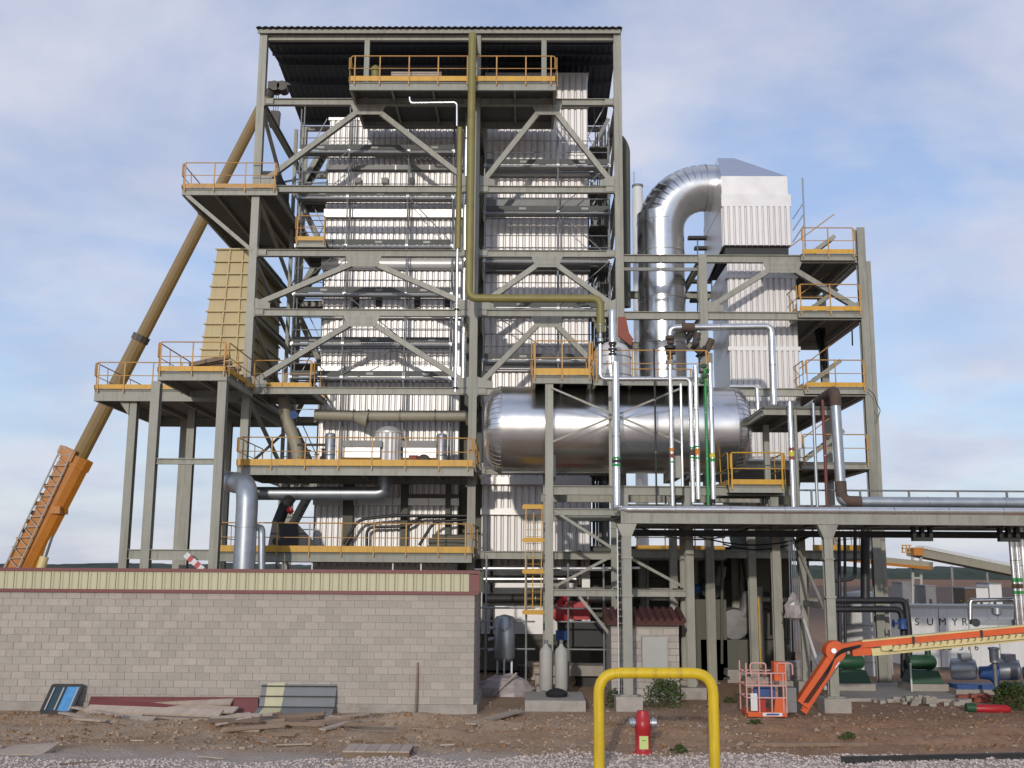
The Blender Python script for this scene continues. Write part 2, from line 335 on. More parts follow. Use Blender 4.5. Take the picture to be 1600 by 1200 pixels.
# loose stones: pale gravel near the camera, scattered pebbles further in
def stones():
    mb = MB(); rn = random.Random(3)
    def stone(x, y, s):
        z = gz(x, y) + s * .18; p = []
        for dx, dy, dz in ((1, 0, 0), (-1, 0, 0), (0, 1, 0), (0, -1, 0), (0, 0, .75), (0, 0, -.75)):
            k = s * rn.uniform(.6, 1.1); p.append((dx * k + rn.uniform(-.3, .3) * s, dy * k + rn.uniform(-.3, .3) * s, dz * k))
        a = rn.uniform(0, 6.3); c, d = math.cos(a), math.sin(a)
        mb.add([(x + q[0] * c - q[1] * d, y + q[0] * d + q[1] * c, z + q[2]) for q in p], [(0, 2, 4), (2, 1, 4), (1, 3, 4), (3, 0, 4), (2, 0, 5), (1, 2, 5), (3, 1, 5), (0, 3, 5)])
    for i in range(15000):
        y = rn.uniform(21.6, 25.1); x = rn.uniform(-13.5, 14.5)
        lim = 24.5 + .6 * noise.noise(V((x * .45, 0, 0))) + .3 * noise.noise(V((x * 2, 4, 0))) - max(0, min(1.2, (2 - x) * .16))
        if y < lim: stone(x, y, rn.uniform(.018, .05))
    mb.build('gravel', 'stone', label='pale loose gravel bed on the bare earth', cat='gravel', kind='stuff'); mb = MB()
    for i in range(6500):
        y = rn.uniform(24, 33.5); x = rn.uniform(-17, 18)
        if y > 30.5 and x < -1: continue
        stone(x, y, min(.1, rn.uniform(.012, .024) * (1 + rn.random() ** 9 * 3.5)))
    mb.build('pebbles', 'pebble', label='brown pebbles scattered over the earth', cat='pebbles', kind='stuff')
stones()
def clods(n, y0, y1, x0, x1, m_, lb, seed):
    mb = MB(); rn = random.Random(seed)
    while n > 0:
        x, y = rn.uniform(x0, x1), rn.uniform(y0, y1)
        if noise.noise(V((x * .7, y * 1.6, seed))) + rn.uniform(-.35, .35) < .08: continue
        if y > 30.4 and x < -1: continue
        n -= 1; s = rn.uniform(.012, .026) * (1 + 2.2 * rn.random() ** 8); z = gz(x, y) + s * .15; c = []
        for k in range(8):
            sx_, sy_, sz_ = (1, -1)[k & 1], (1, -1)[(k >> 1) & 1], (1, -1)[k >> 2]; c.append((x + sx_ * s * rn.uniform(.4, 1.1), y + sy_ * s * rn.uniform(.4, 1.1), z + sz_ * s * rn.uniform(.3, .8)))
        mb.add(c, [(0, 1, 3, 2), (4, 6, 7, 5), (0, 4, 5, 1), (2, 3, 7, 6), (0, 2, 6, 4), (1, 5, 7, 3)])
    mb.build('earth_clods', m_, label=lb, cat='earth', kind='stuff')
clods(6000, 25.2, 31.0, -16, 17, 'clod', 'orange brown clods strewn over the churned earth', 5)
clods(2600, 24.3, 30.6, -16, 6, 'clodpale', 'pale tan crumbs of soil before the block building', 9)

# ================================================================== platforms with toe boards and handrails
def platform(name, label, x0, x1, y0, y1, z, sides='flr', beam=.24, rail_h=1.02, toe=True, group=None, railmat='rail', toemat='toe', post_gap=1.15, toe_h=.17, thick=.06, rounded=True):
    t = thing(name, label, 'platform', ((x0 + x1) / 2, (y0 + y1) / 2, z - beam), group)
    MB().box(x0 + .01, y0 + .01, z - thick, x1 - .01, y1 - .01, z).build('deck', 'grating', t)
    eb = .1
    for a, b in (((x0, y0 + eb / 2), (x1, y0 + eb / 2)), ((x0, y1 - eb / 2), (x1, y1 - eb / 2)), ((x0 + eb / 2, y0 + eb), (x0 + eb / 2, y1 - eb)), ((x1 - eb / 2, y0 + eb), (x1 - eb / 2, y1 - eb))):
        MB().ibar((a[0], a[1], z - beam / 2 - thick), (b[0], b[1], z - beam / 2 - thick), eb, beam, t=.018).build('edge_beam', 'steel', t)
    k = int((x1 - x0) / 1.6)
    for i in range(1, k + 1):
        xx = x0 + (x1 - x0) * i / (k + 1); MB().bar((xx, y0 + .1, z - .15), (xx, y1 - .1, z - .15), .07, .14).build('joist', 'steel', t)
    e = .04
    ed = {'f': ((x0 + e, y0 - .03), (x1 - e, y0 - .03)), 'b': ((x0 + e, y1 + .03), (x1 - e, y1 + .03)), 'l': ((x0 - .03, y0 + e), (x0 - .03, y1 - e)), 'r': ((x1 + .03, y0 + e), (x1 + .03, y1 - e))}
    for s in sides:
        a, b = [V((q[0], q[1], z)) for q in ed[s]]; d = b - a; n = max(1, round(d.length / post_gap)); dn = d.normalized()
        if toe: MB().bar(a + V((0, 0, toe_h / 2)), b + V((0, 0, toe_h / 2)), .012, toe_h).build('toe_board', toemat, t)
        off = dn.cross(V((0, 0, 1))) * .028
        u = V((0, 0, 1))
        hr_ = MB().tube([a + u * .5 + off * 0, a + u * rail_h, b + u * rail_h, b + u * .5], .022, .12, 8).build('handrail', railmat, t, True)
        MB().tube([a + u * rail_h * .5, b + u * rail_h * .5], .016, None, 6).build('knee_rail', railmat, hr_, True)
        for i in range(n + 1):
            q = a + d * (min(max(i / n, .02), .98))
            MB().bar(q - u * .16 + off, q + u * (rail_h - .02), .022, .045, dn).build('post', railmat if toe else 'rail', hr_)
    return t

# ================================================================== BOILER TOWER
YT, YBK = 40.0, 48.0
CX = [-10.5, -1.95, 3.63]
tw = thing('boiler_tower', 'tall grey green steel frame tower around the silver boiler', 'steel frame', (-3.4, 44, 0))
def column(parent, x, y, z0, z1, w=.3, mtl='steel'):
    MB().ibar((x, y, z0), (x, y, z1), w, w, (0, 1, 0), .025).build('column', mtl, parent)
    MB().box(x - w * .8, y - w * .8, z0, x + w * .8, y + w * .8, z0 + .04).build('base_plate', mtl, parent)
for x in CX:
    column(tw, x, YT, .0, 25.05, .3); column(tw, x, YBK, .0, 24.6, .3)
LV = [PZ(p, YT, 560) for p in (160, 296, 396, 489, 611)] + [PZ(735, YT, 560), PZ(866, YT, 560)]
w2 = .15
for zi in LV:
    for a, b in ((0, 1), (1, 2)):
        MB().ibar((CX[a] + w2, YT, zi), (CX[b] - w2, YT, zi), .2, .27, t=.022).build('beam', 'steel', tw)
        MB().ibar((CX[a] + w2, YBK, zi), (CX[b] - w2, YBK, zi), .2, .27, t=.022).build('beam', 'steel', tw)
    for x in CX: MB().ibar((x, YT + w2, zi), (x, YBK - w2, zi), .2, .27, t=.022).build('beam', 'steel', tw)
for zi in LV:
    for i, x in enumerate(CX):
        for s in (-1, 1):
            if (i == 0 and s < 0) or (i == 2 and s > 0): continue
            MB().box(x + s * .153, YT - .13, zi - .19, x + s * .185, YT + .13, zi + .19).build('end_plate', 'steel', tw)
            MB().box(x + s * .19, YT - .112, zi - .1, x + s * .5, YT - .1005, zi + .1).build('splice_plate', 'steel', tw)
for y in (YT, YBK):
    for a, b in ((0, 1), (1, 2)): MB().ibar((CX[a] + w2, y, 24.9 if y == YT else 24.5), (CX[b] - w2, y, 24.9 if y == YT else 24.5), .18, .22, t=.02).build('beam', 'steel', tw)
for px in (573, 850): x = PX(px, YT, 110); MB().ibar((x, YT, LV[0] + .14), (x, YT, 24.78), .2, .2, (0, 1, 0), .02).build('column', 'steel', tw)
def inv_v(parent, xa, xb, ztop, zbot, y, w=.2, mtl='steel', gw=.55):
    xm = (xa + xb) / 2; gy = y - .12
    MB().prism([(xm - gw - .15, gy, ztop), (xm + gw + .15, gy, ztop), (xm + gw - .02, gy, ztop - .42), (xm - gw + .02, gy, ztop - .42)], (0, .03, 0)).build('gusset', mtl, parent)
    bl_ = MB()
    for i in range(8):
        for dz in (.1, .3): bl_.box(xm - gw + .12 + i * (2 * gw - .24) / 7 - .02, gy - .015, ztop - dz - .02, xm - gw + .12 + i * (2 * gw - .24) / 7 + .02, gy - .001, ztop - dz + .02)
    bl_.build('bolt_rows', mtl, parent, kind='stuff')
    for s, xc in ((-1, xa), (1, xb)):
        MB().ibar((xm + s * (gw - .1), y, ztop - .3), (xc - s * .35, y, zbot + .25), w, w, (0, 1, 0), .02).build('brace', mtl, parent)
        MB().prism([(xc - s * .16, gy, zbot), (xc - s * .75, gy, zbot), (xc - s * .75, gy, zbot + .22), (xc - s * .16, gy, zbot + .42)], (0, .03, 0)).build('gusset', mtl, parent)
for i, (zt, zb) in enumerate(((LV[0], LV[1]), (LV[2], LV[3]), (LV[3], LV[4]))):
    inv_v(tw, CX[0], CX[1], zt - .135, zb + .135, YT); inv_v(tw, CX[1], CX[2], zt - .135, zb + .135, YT, gw=.45)
for zt, zb in ((LV[0], LV[1]), (LV[1], LV[2]), (LV[2], LV[3]), (LV[3], LV[4]), (LV[4], LV[5])):
    for x in (CX[0], CX[2]):
        MB().bar((x, YT + .2, zt - .2), (x, YBK - .2, zb + .2), .13, .13).build('brace', 'steel', tw)
        MB().bar((x + .15, YBK - .2, zt - .2), (x + .15, YT + .2, zb + .2), .08, .08).build('brace', 'steel', tw)
# roof of profiled sheets
rf = thing('tower_roof', 'dark blue grey corrugated sheet roof on top of the boiler tower', 'roof', (-3.4, 44, 24.6))
YR = (39.55, 43.4, 48.4); ZR = (25.16, 25.62, 24.95)
def roof_sheet(x0, x1):
    mb = MB(); n = int((x1 - x0) / .125); vs = []
    for i in range(n + 1):
        x = x0 + (x1 - x0) * i / n; dz = .05 if i % 2 else 0
        for y, z in zip(YR, ZR): vs += [(x, y, z + dz), (x, y, z + dz - .012)]
    fs = []
    for i in range(n):
        a, b = i * 6, (i + 1) * 6
        for k in (0, 2): fs += [(a + k, b + k, b + k + 2, a + k + 2), (a + k + 3, b + k + 3, b + k + 1, a + k + 1)]
        fs += [(a, a + 1, b + 1, b), (a + 4, b + 4, b + 5, a + 5)]
    mb.add(vs, fs); mb.build('roof_sheet', 'roofblue', rf)
xs = [-10.75 + i * 1.04 for i in range(15)]
for a, b in zip(xs[:-1], xs[1:]): roof_sheet(a, b)
for y in (39.75, 41, 42.2, 43.4, 44.9, 46.4, 48.2):
    z = ZR[0] + (ZR[1] - ZR[0]) * (y - YR[0]) / (YR[1] - YR[0]) if y < YR[1] else ZR[1] + (ZR[2] - ZR[1]) * (y - YR[1]) / (YR[2] - YR[1])
    MB().bar((-10.7, y, z - .11), (3.75, y, z - .11), .07, .16).build('purlin', 'roofblue' if y > 40 else 'steel', rf)

# ------------------------------------------------------------------ boiler with profiled silver cladding
bo = thing('boiler', 'large boiler clad in ribbed silver sheets inside the steel tower', 'boiler', (-3, 45, 0))
def corr_mesh(w, ribs, d=.065):
    mb = MB(); pts = []; p = w / ribs
    for i in range(ribs):
        for fx, fy in ((0, 0), (.13, 0), (.22, -.82), (.34, -1.), (.80, -1.), (.91, -.82)): pts.append((p * (i + fx), fy * d))
    pts.append((w, 0)); n = len(pts)
    mb.add([(x, y, 0) for x, y in pts] + [(x, y, 1) for x, y in pts], [(i, i + 1, n + i + 1, n + i) for i in range(n - 1)])
    return raw_mesh(mb, 'alu', 'cladding_panel')
def clad_front(parent, x0, x1, y, z0, z1, pw=1.02):
    n = max(1, round((x1 - x0) / pw)); w = (x1 - x0) / n
    key = 'corr%.3f' % w
    if key not in MT: MT[key] = corr_mesh(w - .012, max(2, round(w / .255)))
    for i in range(n):
        part('cladding_panel', None, parent, MT[key], (x0 + i * w + .006, y - random.uniform(0, .012), z0), (1, 1, z1 - z0))
YC = 43.0
XL0, XL1, XR0, XR1 = PX(508, YC, 400), PX(722, YC, 400), PX(757, YC, 400), PX(919, YC, 300)
ZLT, ZRT = PZ(187, YC, 560), PZ(117, YC, 880)
MB().box(XL0 + .02, YC + .03, 1.5, XL1 - .02, 47.4, ZLT - .05).build('body', 'aluplain', bo)
MB().box(XR0 + .02, YC + .03, 1.5, XR1 - .02, 47.4, ZRT - .05).build('body', 'aluplain', bo)
MB().box(XL1, YC + .9, 1.5, XR0, 47, 21.5).build('link_casing', 'casing', bo)
MB().box(XL0 - .05, YC - .1, ZLT - .06, XL1 + .04, 47.5, ZLT + .06).build('top_flashing', 'aluplain', bo)
MB().box(XR0 - .05, YC - .1, ZRT - .06, XR1 + .05, 47.5, ZRT + .05).build('top_flashing', 'aluplain', bo)
bandL = [265, 336, 414, 494, 583, 650, 742, 784]
edges = [ZLT]
for i, p in enumerate(bandL):
    z = PZ(p, YC, 600); h = (.2, .36, .5, .3, .42, .25, .45, .3)[i]
    clad_front(bo, XL0, XL1, YC, z + h / 2, edges[-1] - .05)
    pr = (.28, .3, .34, .3, .32, .26, .4, .3)[i]
    if i in (2, 6):
        MB().tube([(XL0 - .08, YC - pr * .35, z), (XL1 + .02, YC - pr * .35, z)], h * .52, None, 16).build('flashing_band', 'aluplain', bo, True)
    else: MB().box(XL0 - .06, YC - pr, z - h / 2, XL1 + .03, YC + .02, z + h / 2).build('flashing_band', 'aluplain' if i != 0 else 'gray', bo)
    for k in range(1, 4):
        if i not in (2, 6): xx = XL0 + (XL1 - XL0) * (k / 4 + .04 * (i % 2)); MB().box(xx, YC - pr - .006, z - h / 2 - .006, xx + .05, YC - pr, z + h / 2 + .006).build('seam_strip', 'seam', bo)
    edges.append(z - h / 2)
clad_front(bo, XL0, XL1, YC, PZ(885, YC, 600), edges[-1])
bandR = [(166, .22), (232 + 40, .3), (322, .55), (398 + 20, .5), (484, .3), (574, .4), (650, .3), (752, .3), (800, .25)]
top = ZRT
for p, h in bandR:
    z = PZ(p, YC, 840); clad_front(bo, XR0, XR1, YC, z + h / 2, top - .05)
    MB().box(XR0 - .03, YC - .27, z - h / 2, XR1 + .05, YC + .02, z + h / 2).build('flashing_band', 'gray' if h > .45 else 'aluplain', bo); top = z - h / 2
clad_front(bo, XR0, XR1, YC, PZ(885, YC, 840), top)
# narrow openings in the dark strip between the bands on the left body
zb = PZ(472, YC, 600)
for px in (552, 588, 648, 695): MB().box(PX(px, YC, 472), YC - .16, zb - .22, PX(px + 9, YC, 472), YC - .04, zb + .25).build('bracket', 'dark', bo)
for px in (555, 597, 638): MB().box(PX(px, YC, 287), YC - .25, PZ(289, YC), PX(px + 10, YC, 287), YC - .05, PZ(281, YC)).build('bracket', 'gray', bo)
# dark lower casing and ash hopper
MB().box(XL0 + .1, YC + .2, .1, XR1, 47, 1.5).build('ash_hopper', 'casing', bo)

# ------------------------------------------------------------------ platforms of the tower
platform('platform', 'long orange railed platform right under the tower roof', PX(546, 38.6, 130), PX(869, 38.6, 130), 38.6, 42.3, PZ(127, 38.6, 700), 'flr', .3, toe_h=.2)
zB = PZ(298, 40, 340)
platform('platform', 'high cantilevered platform jutting out of the tower towards the crane boom', PX(288, 40, 298), PX(436, 40, 298), 39.7, 47.3, zB, 'fl', .22, railmat='rail', toemat='rail')
pb = thing('platform_bracket', 'slanted grey steel strut under the high cantilevered platform', 'bracket', (PX(290, 40, 300), 40, zB - .4))
MB().bar(P(292, 305, 39.8), P(394, 392, 39.9), .14, .14).build('strut', 'steel', pb); MB().bar(P(292, 305, 39.8) + V((0, 7, 0)), P(394, 392, 39.9) + V((0, 7, 0)), .14, .14).build('strut', 'steel', pb)
zD1 = PZ(728, 38.6, 560); zD2 = PZ(863, 38.6, 560)
platform('platform', 'long yellow edged platform with burner pipes, upper of two above block building', PX(370, 38.6, 728), PX(740, 38.6, 728), 38.6, 42.5, zD1, 'flr', .28, toe_h=.23)
platform('platform', 'long yellow edged platform just above block building roof', PX(330, 38.6, 863), PX(737, 38.6, 863), 38.6, 42.5, zD2, 'flr', .28, toe_h=.22)
z = PZ(606, 40.5, 440)
platform('platform', 'short yellow railed platform beside the cream hopper foot', PX(396, 40.5, 606), PX(490, 40.5, 606), 40.3, 43, z, 'fr', .2)
z = PZ(376, 41, 485)
platform('platform', 'small orange edged stair landing beside the silver boiler cladding', PX(462, 41, 376), PX(509, 41, 376), 41, 44, z, 'fl', .2)
# left access structure
zL = 10.62; YS = 36.25; YL = 40.0
ls = thing('access_frame', 'grey steel column frame carrying the left platforms beside the crane', 'steel frame', (-13.5, 41, 0))
XA, XBl, XE = PX(208, YL + .3, 640), PX(243, YS + .2, 640), PX(347, YS + .2, 640)
for x, y in ((XA, YL + .4), (XBl, YS + .2), (XE, YS + .2), (XA, 46.6), (PX(301, 43, 640), 43.), (PX(359, 46.8, 640), 46.8)):
    MB().ibar((x, y, 0), (x, y, zL - .34), .3, .3, (0, 1, 0), .025).build('column', 'steel', ls)
zt = PZ(721, YS + .2, 300); MB().ibar((XBl + .15, YS + .2, zt), (XE - .15, YS + .2, zt), .16, .2).build('beam', 'steel', ls)
zt = PZ(867, YS + .2, 300); MB().ibar((XBl + .15, YS + .2, zt), (XE - .15, YS + .2, zt), .2, .36).build('beam', 'steel', ls)
zt = PZ(866, YL + .4, 220); MB().ibar((XA + .15, YL + .4, zt), (XA + 3.8, YL + .4, zt), .2, .36).build('beam', 'steel', ls)
MB().prism([(XA - .12, YL + .25, zL - .34), (XA - .6, YL + .25, zL - .34), (XA - .12, YL + .25, zL - 1.)], (0, .1, 0)).build('bracket', 'steel', ls)
platform('platform', 'wide grey platform sticking out to the left in front of the crane boom', PX(147, YL, 612), CX[0] - .3, YL, 47.4, zL, 'fl', .4)
platform('platform', 'small platform stacked with timber on two slender front columns', PX(246, YS, 585), PX(354, YS, 585), YS, YL - .06, zL, 'flr', .26)
tm = thing('timber_stack', 'dark weathered timber baulks stacked on the small platform', 'timber', (PX(320, 38, 570), 38, zL))
rn = random.Random(5)
for i in range(9):
    x = PX(296 + rn.uniform(0, 22), 38, 560); y = 37.3 + rn.uniform(0, 1.6); zz = zL + .08 + (i // 3) * .2; a = rn.uniform(-.35, .35)
    MB().bar((x, y, zz), (x + 1.5 * math.cos(a), y + 1.5 * math.sin(a), zz + rn.uniform(-.1, .22)), .16, .15).build('baulk', 'woodold', tm)

# ------------------------------------------------------------------ scaffolding in front of the boiler
def scaffold(label, pxs, rows, ytop, ybot, seed):
    rn = random.Random(seed); y0, y1 = 42.0, 42.6
    xs = [PX(p, y0, 400) for p in pxs]; zt, zb_ = PZ(ytop, y0, 600), PZ(ybot, y0, 600)
    t = thing('scaffold', label, 'scaffold', ((xs[0] + xs[-1]) / 2, 42.3, zb_))
    for x in xs:
        for y in (y0, y1):
            MB().cyl((x, y, zb_), (x, y, zt + rn.uniform(-.4, .3)), .03, n=8).build('standard', 'scaff', t, True)
    for k, p in enumerate(rows):
        z = PZ(p, y0, 600)
        for a, b in zip(xs[:-1], xs[1:]):
            MB().box(a + .03, y0 + .02, z - .02, b - .03, y1 - .02, z + .03).build('deck_board', 'scaffdeck', t)
            MB().box(a + .04, y0 - .02, z + .05, b - .04, y0 + .005, z + .27).build('toe_board', 'toedark', t)
            MB().cyl((a, y0 - .045, z - .06), (b, y0 - .045, z - .06), .04, n=8).build('ledger', 'galv', t, True)
            MB().cyl((a, y1, z - .07), (b, y1, z - .07), .028, n=6).build('ledger', 'scaff', t, True)
            for h in (.55, 1.05): MB().cyl((a, y0 - .04, z + h), (b, y0 - .04, z + h), .02, n=6).build('guard_rail', 'scaff', t, True)
            xm = (a + b) / 2 + rn.uniform(-.2, .2); MB().box(xm - .14, y0 - .026, z + .11, xm + .14, y0 - .021, z + .2).build('toe_plate', 'scaffdeck', t)
        for x in xs:
            MB().cyl((x, y0 - .05, z - .02), (x, y1 + .05, z - .02), .025, n=6).build('transom', 'scaff', t, True)
            MB().box(x - .06, y0 - .07, z - .09, x + .06, y0 + .06, z + .05).build('coupler', 'galv', t)
    n = len(rows)
    for k in range(n - 1):
        i = rn.randrange(len(xs) - 1) if len(xs) > 2 else 0; za, zc = PZ(rows[k], y0, 600), PZ(rows[k + 1], y0, 600)
        a, b = (xs[i], xs[i + 1]) if (k % 2) else (xs[i + 1], xs[i])
        MB().cyl((a, y0 - .08, za), (b, y0 - .08, zc + .1), .022, n=6).build('diagonal', 'scaff', t, True)
scaffold('tube scaffold with dark toe boards before the left boiler body', (462, 540, 635, 706), (236, 308, 384, 459, 537, 590), 160, 720, 1)
scaffold('tube scaffold with pale decks before the right boiler body', (757, 872, 953), (258, 331, 407, 481, 562), 200, 720, 2)

# ------------------------------------------------------------------ stair tower at the back left, hopper
stt = thing('stair_tower', 'dark steel stair flights behind the left tower column', 'stairs', (-9.5, 46, 4))
zz = [5.0 + 2.5 * i for i in range(8)]
for x in (-10.1, -8.6):
    for y in (44.6, 46.8): MB().bar((x, y, 0), (x, y, 23.0), .14, .14).build('post', 'steel', stt)
for i, z in enumerate(zz[:-1]):
    a, b = ((-10.0, z), (-8.75, z + 2.5)) if i % 2 == 0 else ((-8.75, z), (-10.0, z + 2.5)); y = 45.0 if i % 2 == 0 else 46.1
    for dy in (-.4, .4): MB().bar((a[0], y + dy, a[1]), (b[0], y + dy, b[1]), .05, .22, (0, 0, 1)).build('stringer', 'steel', stt)
    for k in range(1, 11): MB().box(a[0] + (b[0] - a[0]) * k / 11 - .12, y - .38, a[1] + 2.5 * k / 11 - .02, a[0] + (b[0] - a[0]) * k / 11 + .12, y + .38, a[1] + 2.5 * k / 11 + .02).build('tread', 'grating', stt)
    MB().box(-10.05, 44.6, z - .06, -8.6, 46.8 if i % 3 == 0 else 45.2, z).build('landing', 'grating', stt)
    MB().tube([(a[0], y - .42, a[1] + 1), (b[0], y - .42, b[1] + 1)], .022, None, 6).build('handrail', 'scaff', stt, True)
    for h in (.55, 1.05): MB().tube([(-10.1, 44.55, z + h), (-8.6, 44.55, z + h)], .02, None, 6).build('landing_rail', 'scaff', stt, True)
hp = thing('hopper', 'cream sheet steel hopper with stiffening ribs left of the tower', 'hopper', P(345, 590, 42))
YH = 41.2
def hop(px, py, Y): return P(px, py, Y)
tl, tr, bl, br = P(340, 388, YH), P(398, 388, YH), P(308, 592, YH), P(392, 592, YH)
D = 4.6
q = [bl, br, br + V((0, D, 0)), bl + V((0, D, 0)), tl, tr, tr + V((0, D, 0)), tl + V((0, D, 0))]
MB().hexa(q).build('body', 'cream', hp)
for i in range(11):
    k = i / 10; a = tl.lerp(bl, k * .96 + .01); b = tr.lerp(br, k * .96 + .01)
    MB().bar(a + V((-.06, -.05, 0)), b + V((.0, -.05, 0)), .11, .05).build('rib', 'cream', hp)
    MB().bar(b + V((.04, -.08, 0)), b + V((.04, D, 0)), .08, .05).build('rib', 'cream', hp)
for f in (.36, .7): MB().bar(tl.lerp(tr, f) + V((0, -.035, 0)), bl.lerp(br, f) + V((0, -.035, 0)), .06, .07, (0, 1, 0)).build('rib', 'cream', hp)
bx = P(423, 272, 42.5); MB().box(bx.x - .3, 42.3, zB, bx.x + .35, 44.5, P(423, 270, 42.5).z).build('control_cabinet', 'dark', label='black cabinet standing on the high cantilevered platform behind the column', cat='cabinet')

# dark service shaft right of the boiler: cable trays, ladders and landings
sv_ = thing('service_shaft', 'dark bundle of trays and ladders between the boiler and the right column', 'cable trays', (3.1, 45, 3))
rn = random.Random(12)
for i in range(7):
    x = XR1 + .15 + .13 * i + rn.uniform(-.03, .03); y = 43.6 + rn.uniform(0, 2.6); MB().bar((x, y, 3), (x, y, rn.uniform(19.5, 23.5)), rn.uniform(.05, .13), .08, (0, 1, 0)).build('tray', ('gray', 'casing', 'scaff')[i % 3], sv_)
for k in range(10):
    z = 6 + 1.75 * k; MB().box(XR1 + .1, 43.5, z, XR1 + 1.0, 46.2, z + .06).build('landing', 'grating', sv_)
    a, b = ((XR1 + .1, z), (XR1 + 1.0, z + 1.7)) if k % 2 else ((XR1 + 1.0, z), (XR1 + .1, z + 1.7)); MB().bar((a[0], 44.4, a[1]), (b[0], 44.4, b[1]), .05, .16).build('stringer', 'gray', sv_)
    MB().bar((a[0], 44.4, a[1] + .9), (b[0], 44.4, b[1] + .9), .03, .04).build('handrail', 'scaff', sv_)
for k in range(5): MB().tube([(XR1 + .3 + .12 * k, 43.4, 23.5 - k), (XR1 + .5 + .1 * k, 43.4, 18 - k), (XR1 + .35 + .11 * k, 43.5, 12 - k)], .025, 1.5, 6).build('cable', 'rubber', sv_, True)

# ================================================================== pipes and ducts on the tower
def pipe(name, label, pts, r, mtl, bend=None, cat='pipe', flanges=(), seams=0, n=14, bands=(), group=None):
    """a run of pipe: body plus flange rings at the given points"""
    pts = [V(p) for p in pts]
    t = thing(name, label, cat, min(pts, key=lambda q: q.z), group)
    b = MB().tube(pts, r, bend, n).build('pipe_run', mtl, t, True)
    for i in range(len(pts) - 1):
        d = pts[i + 1] - pts[i]; k = int(d.length / seams) if seams else 0
        for j in range(1, k):
            q = pts[i] + d * j / k; dn = d.normalized() * .012
            MB().cyl(q - dn, q + dn, r * 1.025 + .004, n=n).build('seam_ring', 'seam' if mtl != 'olive' else 'olive', b, True)
    for q, ax, m_ in flanges:
        ax = V(ax) * .035; MB().cyl(V(q) - ax, V(q) + ax, r * 1.55, n=n).build('flange', m_, b, True)
    for q, ax, hgt, m_ in bands:
        ax = V(ax) * hgt / 2; MB().cyl(V(q) - ax, V(q) + ax, r * 1.06 + .006, n=n).build('colour_band', m_, b, True)
    return t
UZ = (0, 0, 1); UX = (1, 0, 0); UYv = (0, 1, 0)
yo = 38.2
x = PX(735, yo, 300)
zt = PZ(47, yo, 735); zh = PZ(466, yo, 735)
pipe('steam_pipe', 'thick olive main pipe running down the tower then right', [(x, yo + 2, zt - .1), (x, yo, zt - .1), (x, yo, zh), (PX(938, yo, 466), yo, zh), (PX(938, yo, 466), yo, PZ(520, yo, 938))], .15, 'olive', .32, seams=3.2)
x2 = PX(717, yo, 300)
pipe('steam_pipe', 'thinner olive pipe hanging beside the thick olive main pipe', [(x2, yo + .1, PZ(198, yo)), (x2, yo + .1, PZ(388, yo))], .105, 'olive', seams=1.7)
pipe('drain_pipe', 'bright silver pipe below the thinner olive pipe', [(PX(713, yo, 500), yo + .1, PZ(386, yo)), (PX(713, yo, 500), yo + .1, PZ(612, yo))], .055, 'silverpipe', flanges=[((PX(713, yo, 500), yo + .1, PZ(483, yo)), UZ, 'dark'), ((PX(713, yo, 500), yo + .1, PZ(606, yo)), UZ, 'dark')])
pipe('vent_pipe', 'slim white pipe bent down from under the top platform', [P(640, 152, yo + .4), P(641, 161, yo + .4), P(714, 160, yo + .4), P(714, 197, yo + .4)], .045, 'silverpipe', .15)
pipe('drain_pipe', 'plain silver pipe behind the olive pipes at the middle column', [(PX(726, 40.7, 400), 40.9, PZ(180, 41)), (PX(726, 40.7, 400), 40.9, PZ(600, 41))], .11, 'silverpipe', seams=2)
pipe('casing_duct', 'tall grey duct with rounded top behind the right tower column', [P(978, 480, 42.5), P(977, 232, 42.5), P(968, 216, 42.5), P(955, 216, 43.5)], .2, 'casing', .5)
# things standing on the top platform
zA = PZ(127, 38.6, 700)
MB().lathe([(.16, 0), (.16, .7), (.2, .7), (.2, .78), (.12, .9), (.05, .95)], (PX(587, 39.2, 100), 39.2, zA)).build('relief_valve', 'olive', smooth=True, label='olive upright vessel standing at the end of the top platform', cat='vessel')
cr = thing('crate', 'long brown wooden crate lying on the top platform', 'crate', (PX(650, 39.1, 115), 39.1, zA))
for i in range(3): MB().box(PX(612, 39, 115), 38.85 + .002 * i, zA + .02 + i * .17, PX(690, 39, 115), 39.5, zA + .175 + i * .17).build('board', 'wood', cr)
# ---- between the boiler and the two long lower platforms
zd = PZ(650, 41.9, 600)
du = thing('air_duct', 'horizontal beige air duct across the boiler front', 'duct', (PX(600, 41.9, 650), 41.9, zd - .3))
MB().tube([P(492, 648, 41.9), P(553, 650, 41.9)], .22, None, 18).build('duct_section', 'creamduct', du, True)
MB().tube([P(553, 650, 41.9), P(575, 655, 41.9)], [.22, .36], None, 18).build('reducer', 'creamduct', du, True)
MB().tube([P(577, 650, 41.9), P(728, 650, 41.9)], .22, None, 18).build('duct_section', 'creamduct', du, True)
for px in (553, 576, 625, 680): MB().cyl(P(px, 650, 41.9) - V((.02, 0, 0)), P(px, 650, 41.9) + V((.02, 0, 0)), .27, n=18).build('flange', 'gray', du, True)
z1 = zD1
ch = thing('chute', 'bent beige chute leading down to the lower left platform', 'chute', P(465, 715, 41.6))
MB().tube([P(443, 622, 41.6), P(447, 655, 41.6), P(462, 690, 41.6), P(466, 720, 41.6)], .24, .6, 10).build('chute_body', 'creamduct', ch, True)
MB().cyl(P(459, 648, 41.3), P(459, 648, 41.7), .16).build('drive_motor', 'blue', ch, True)
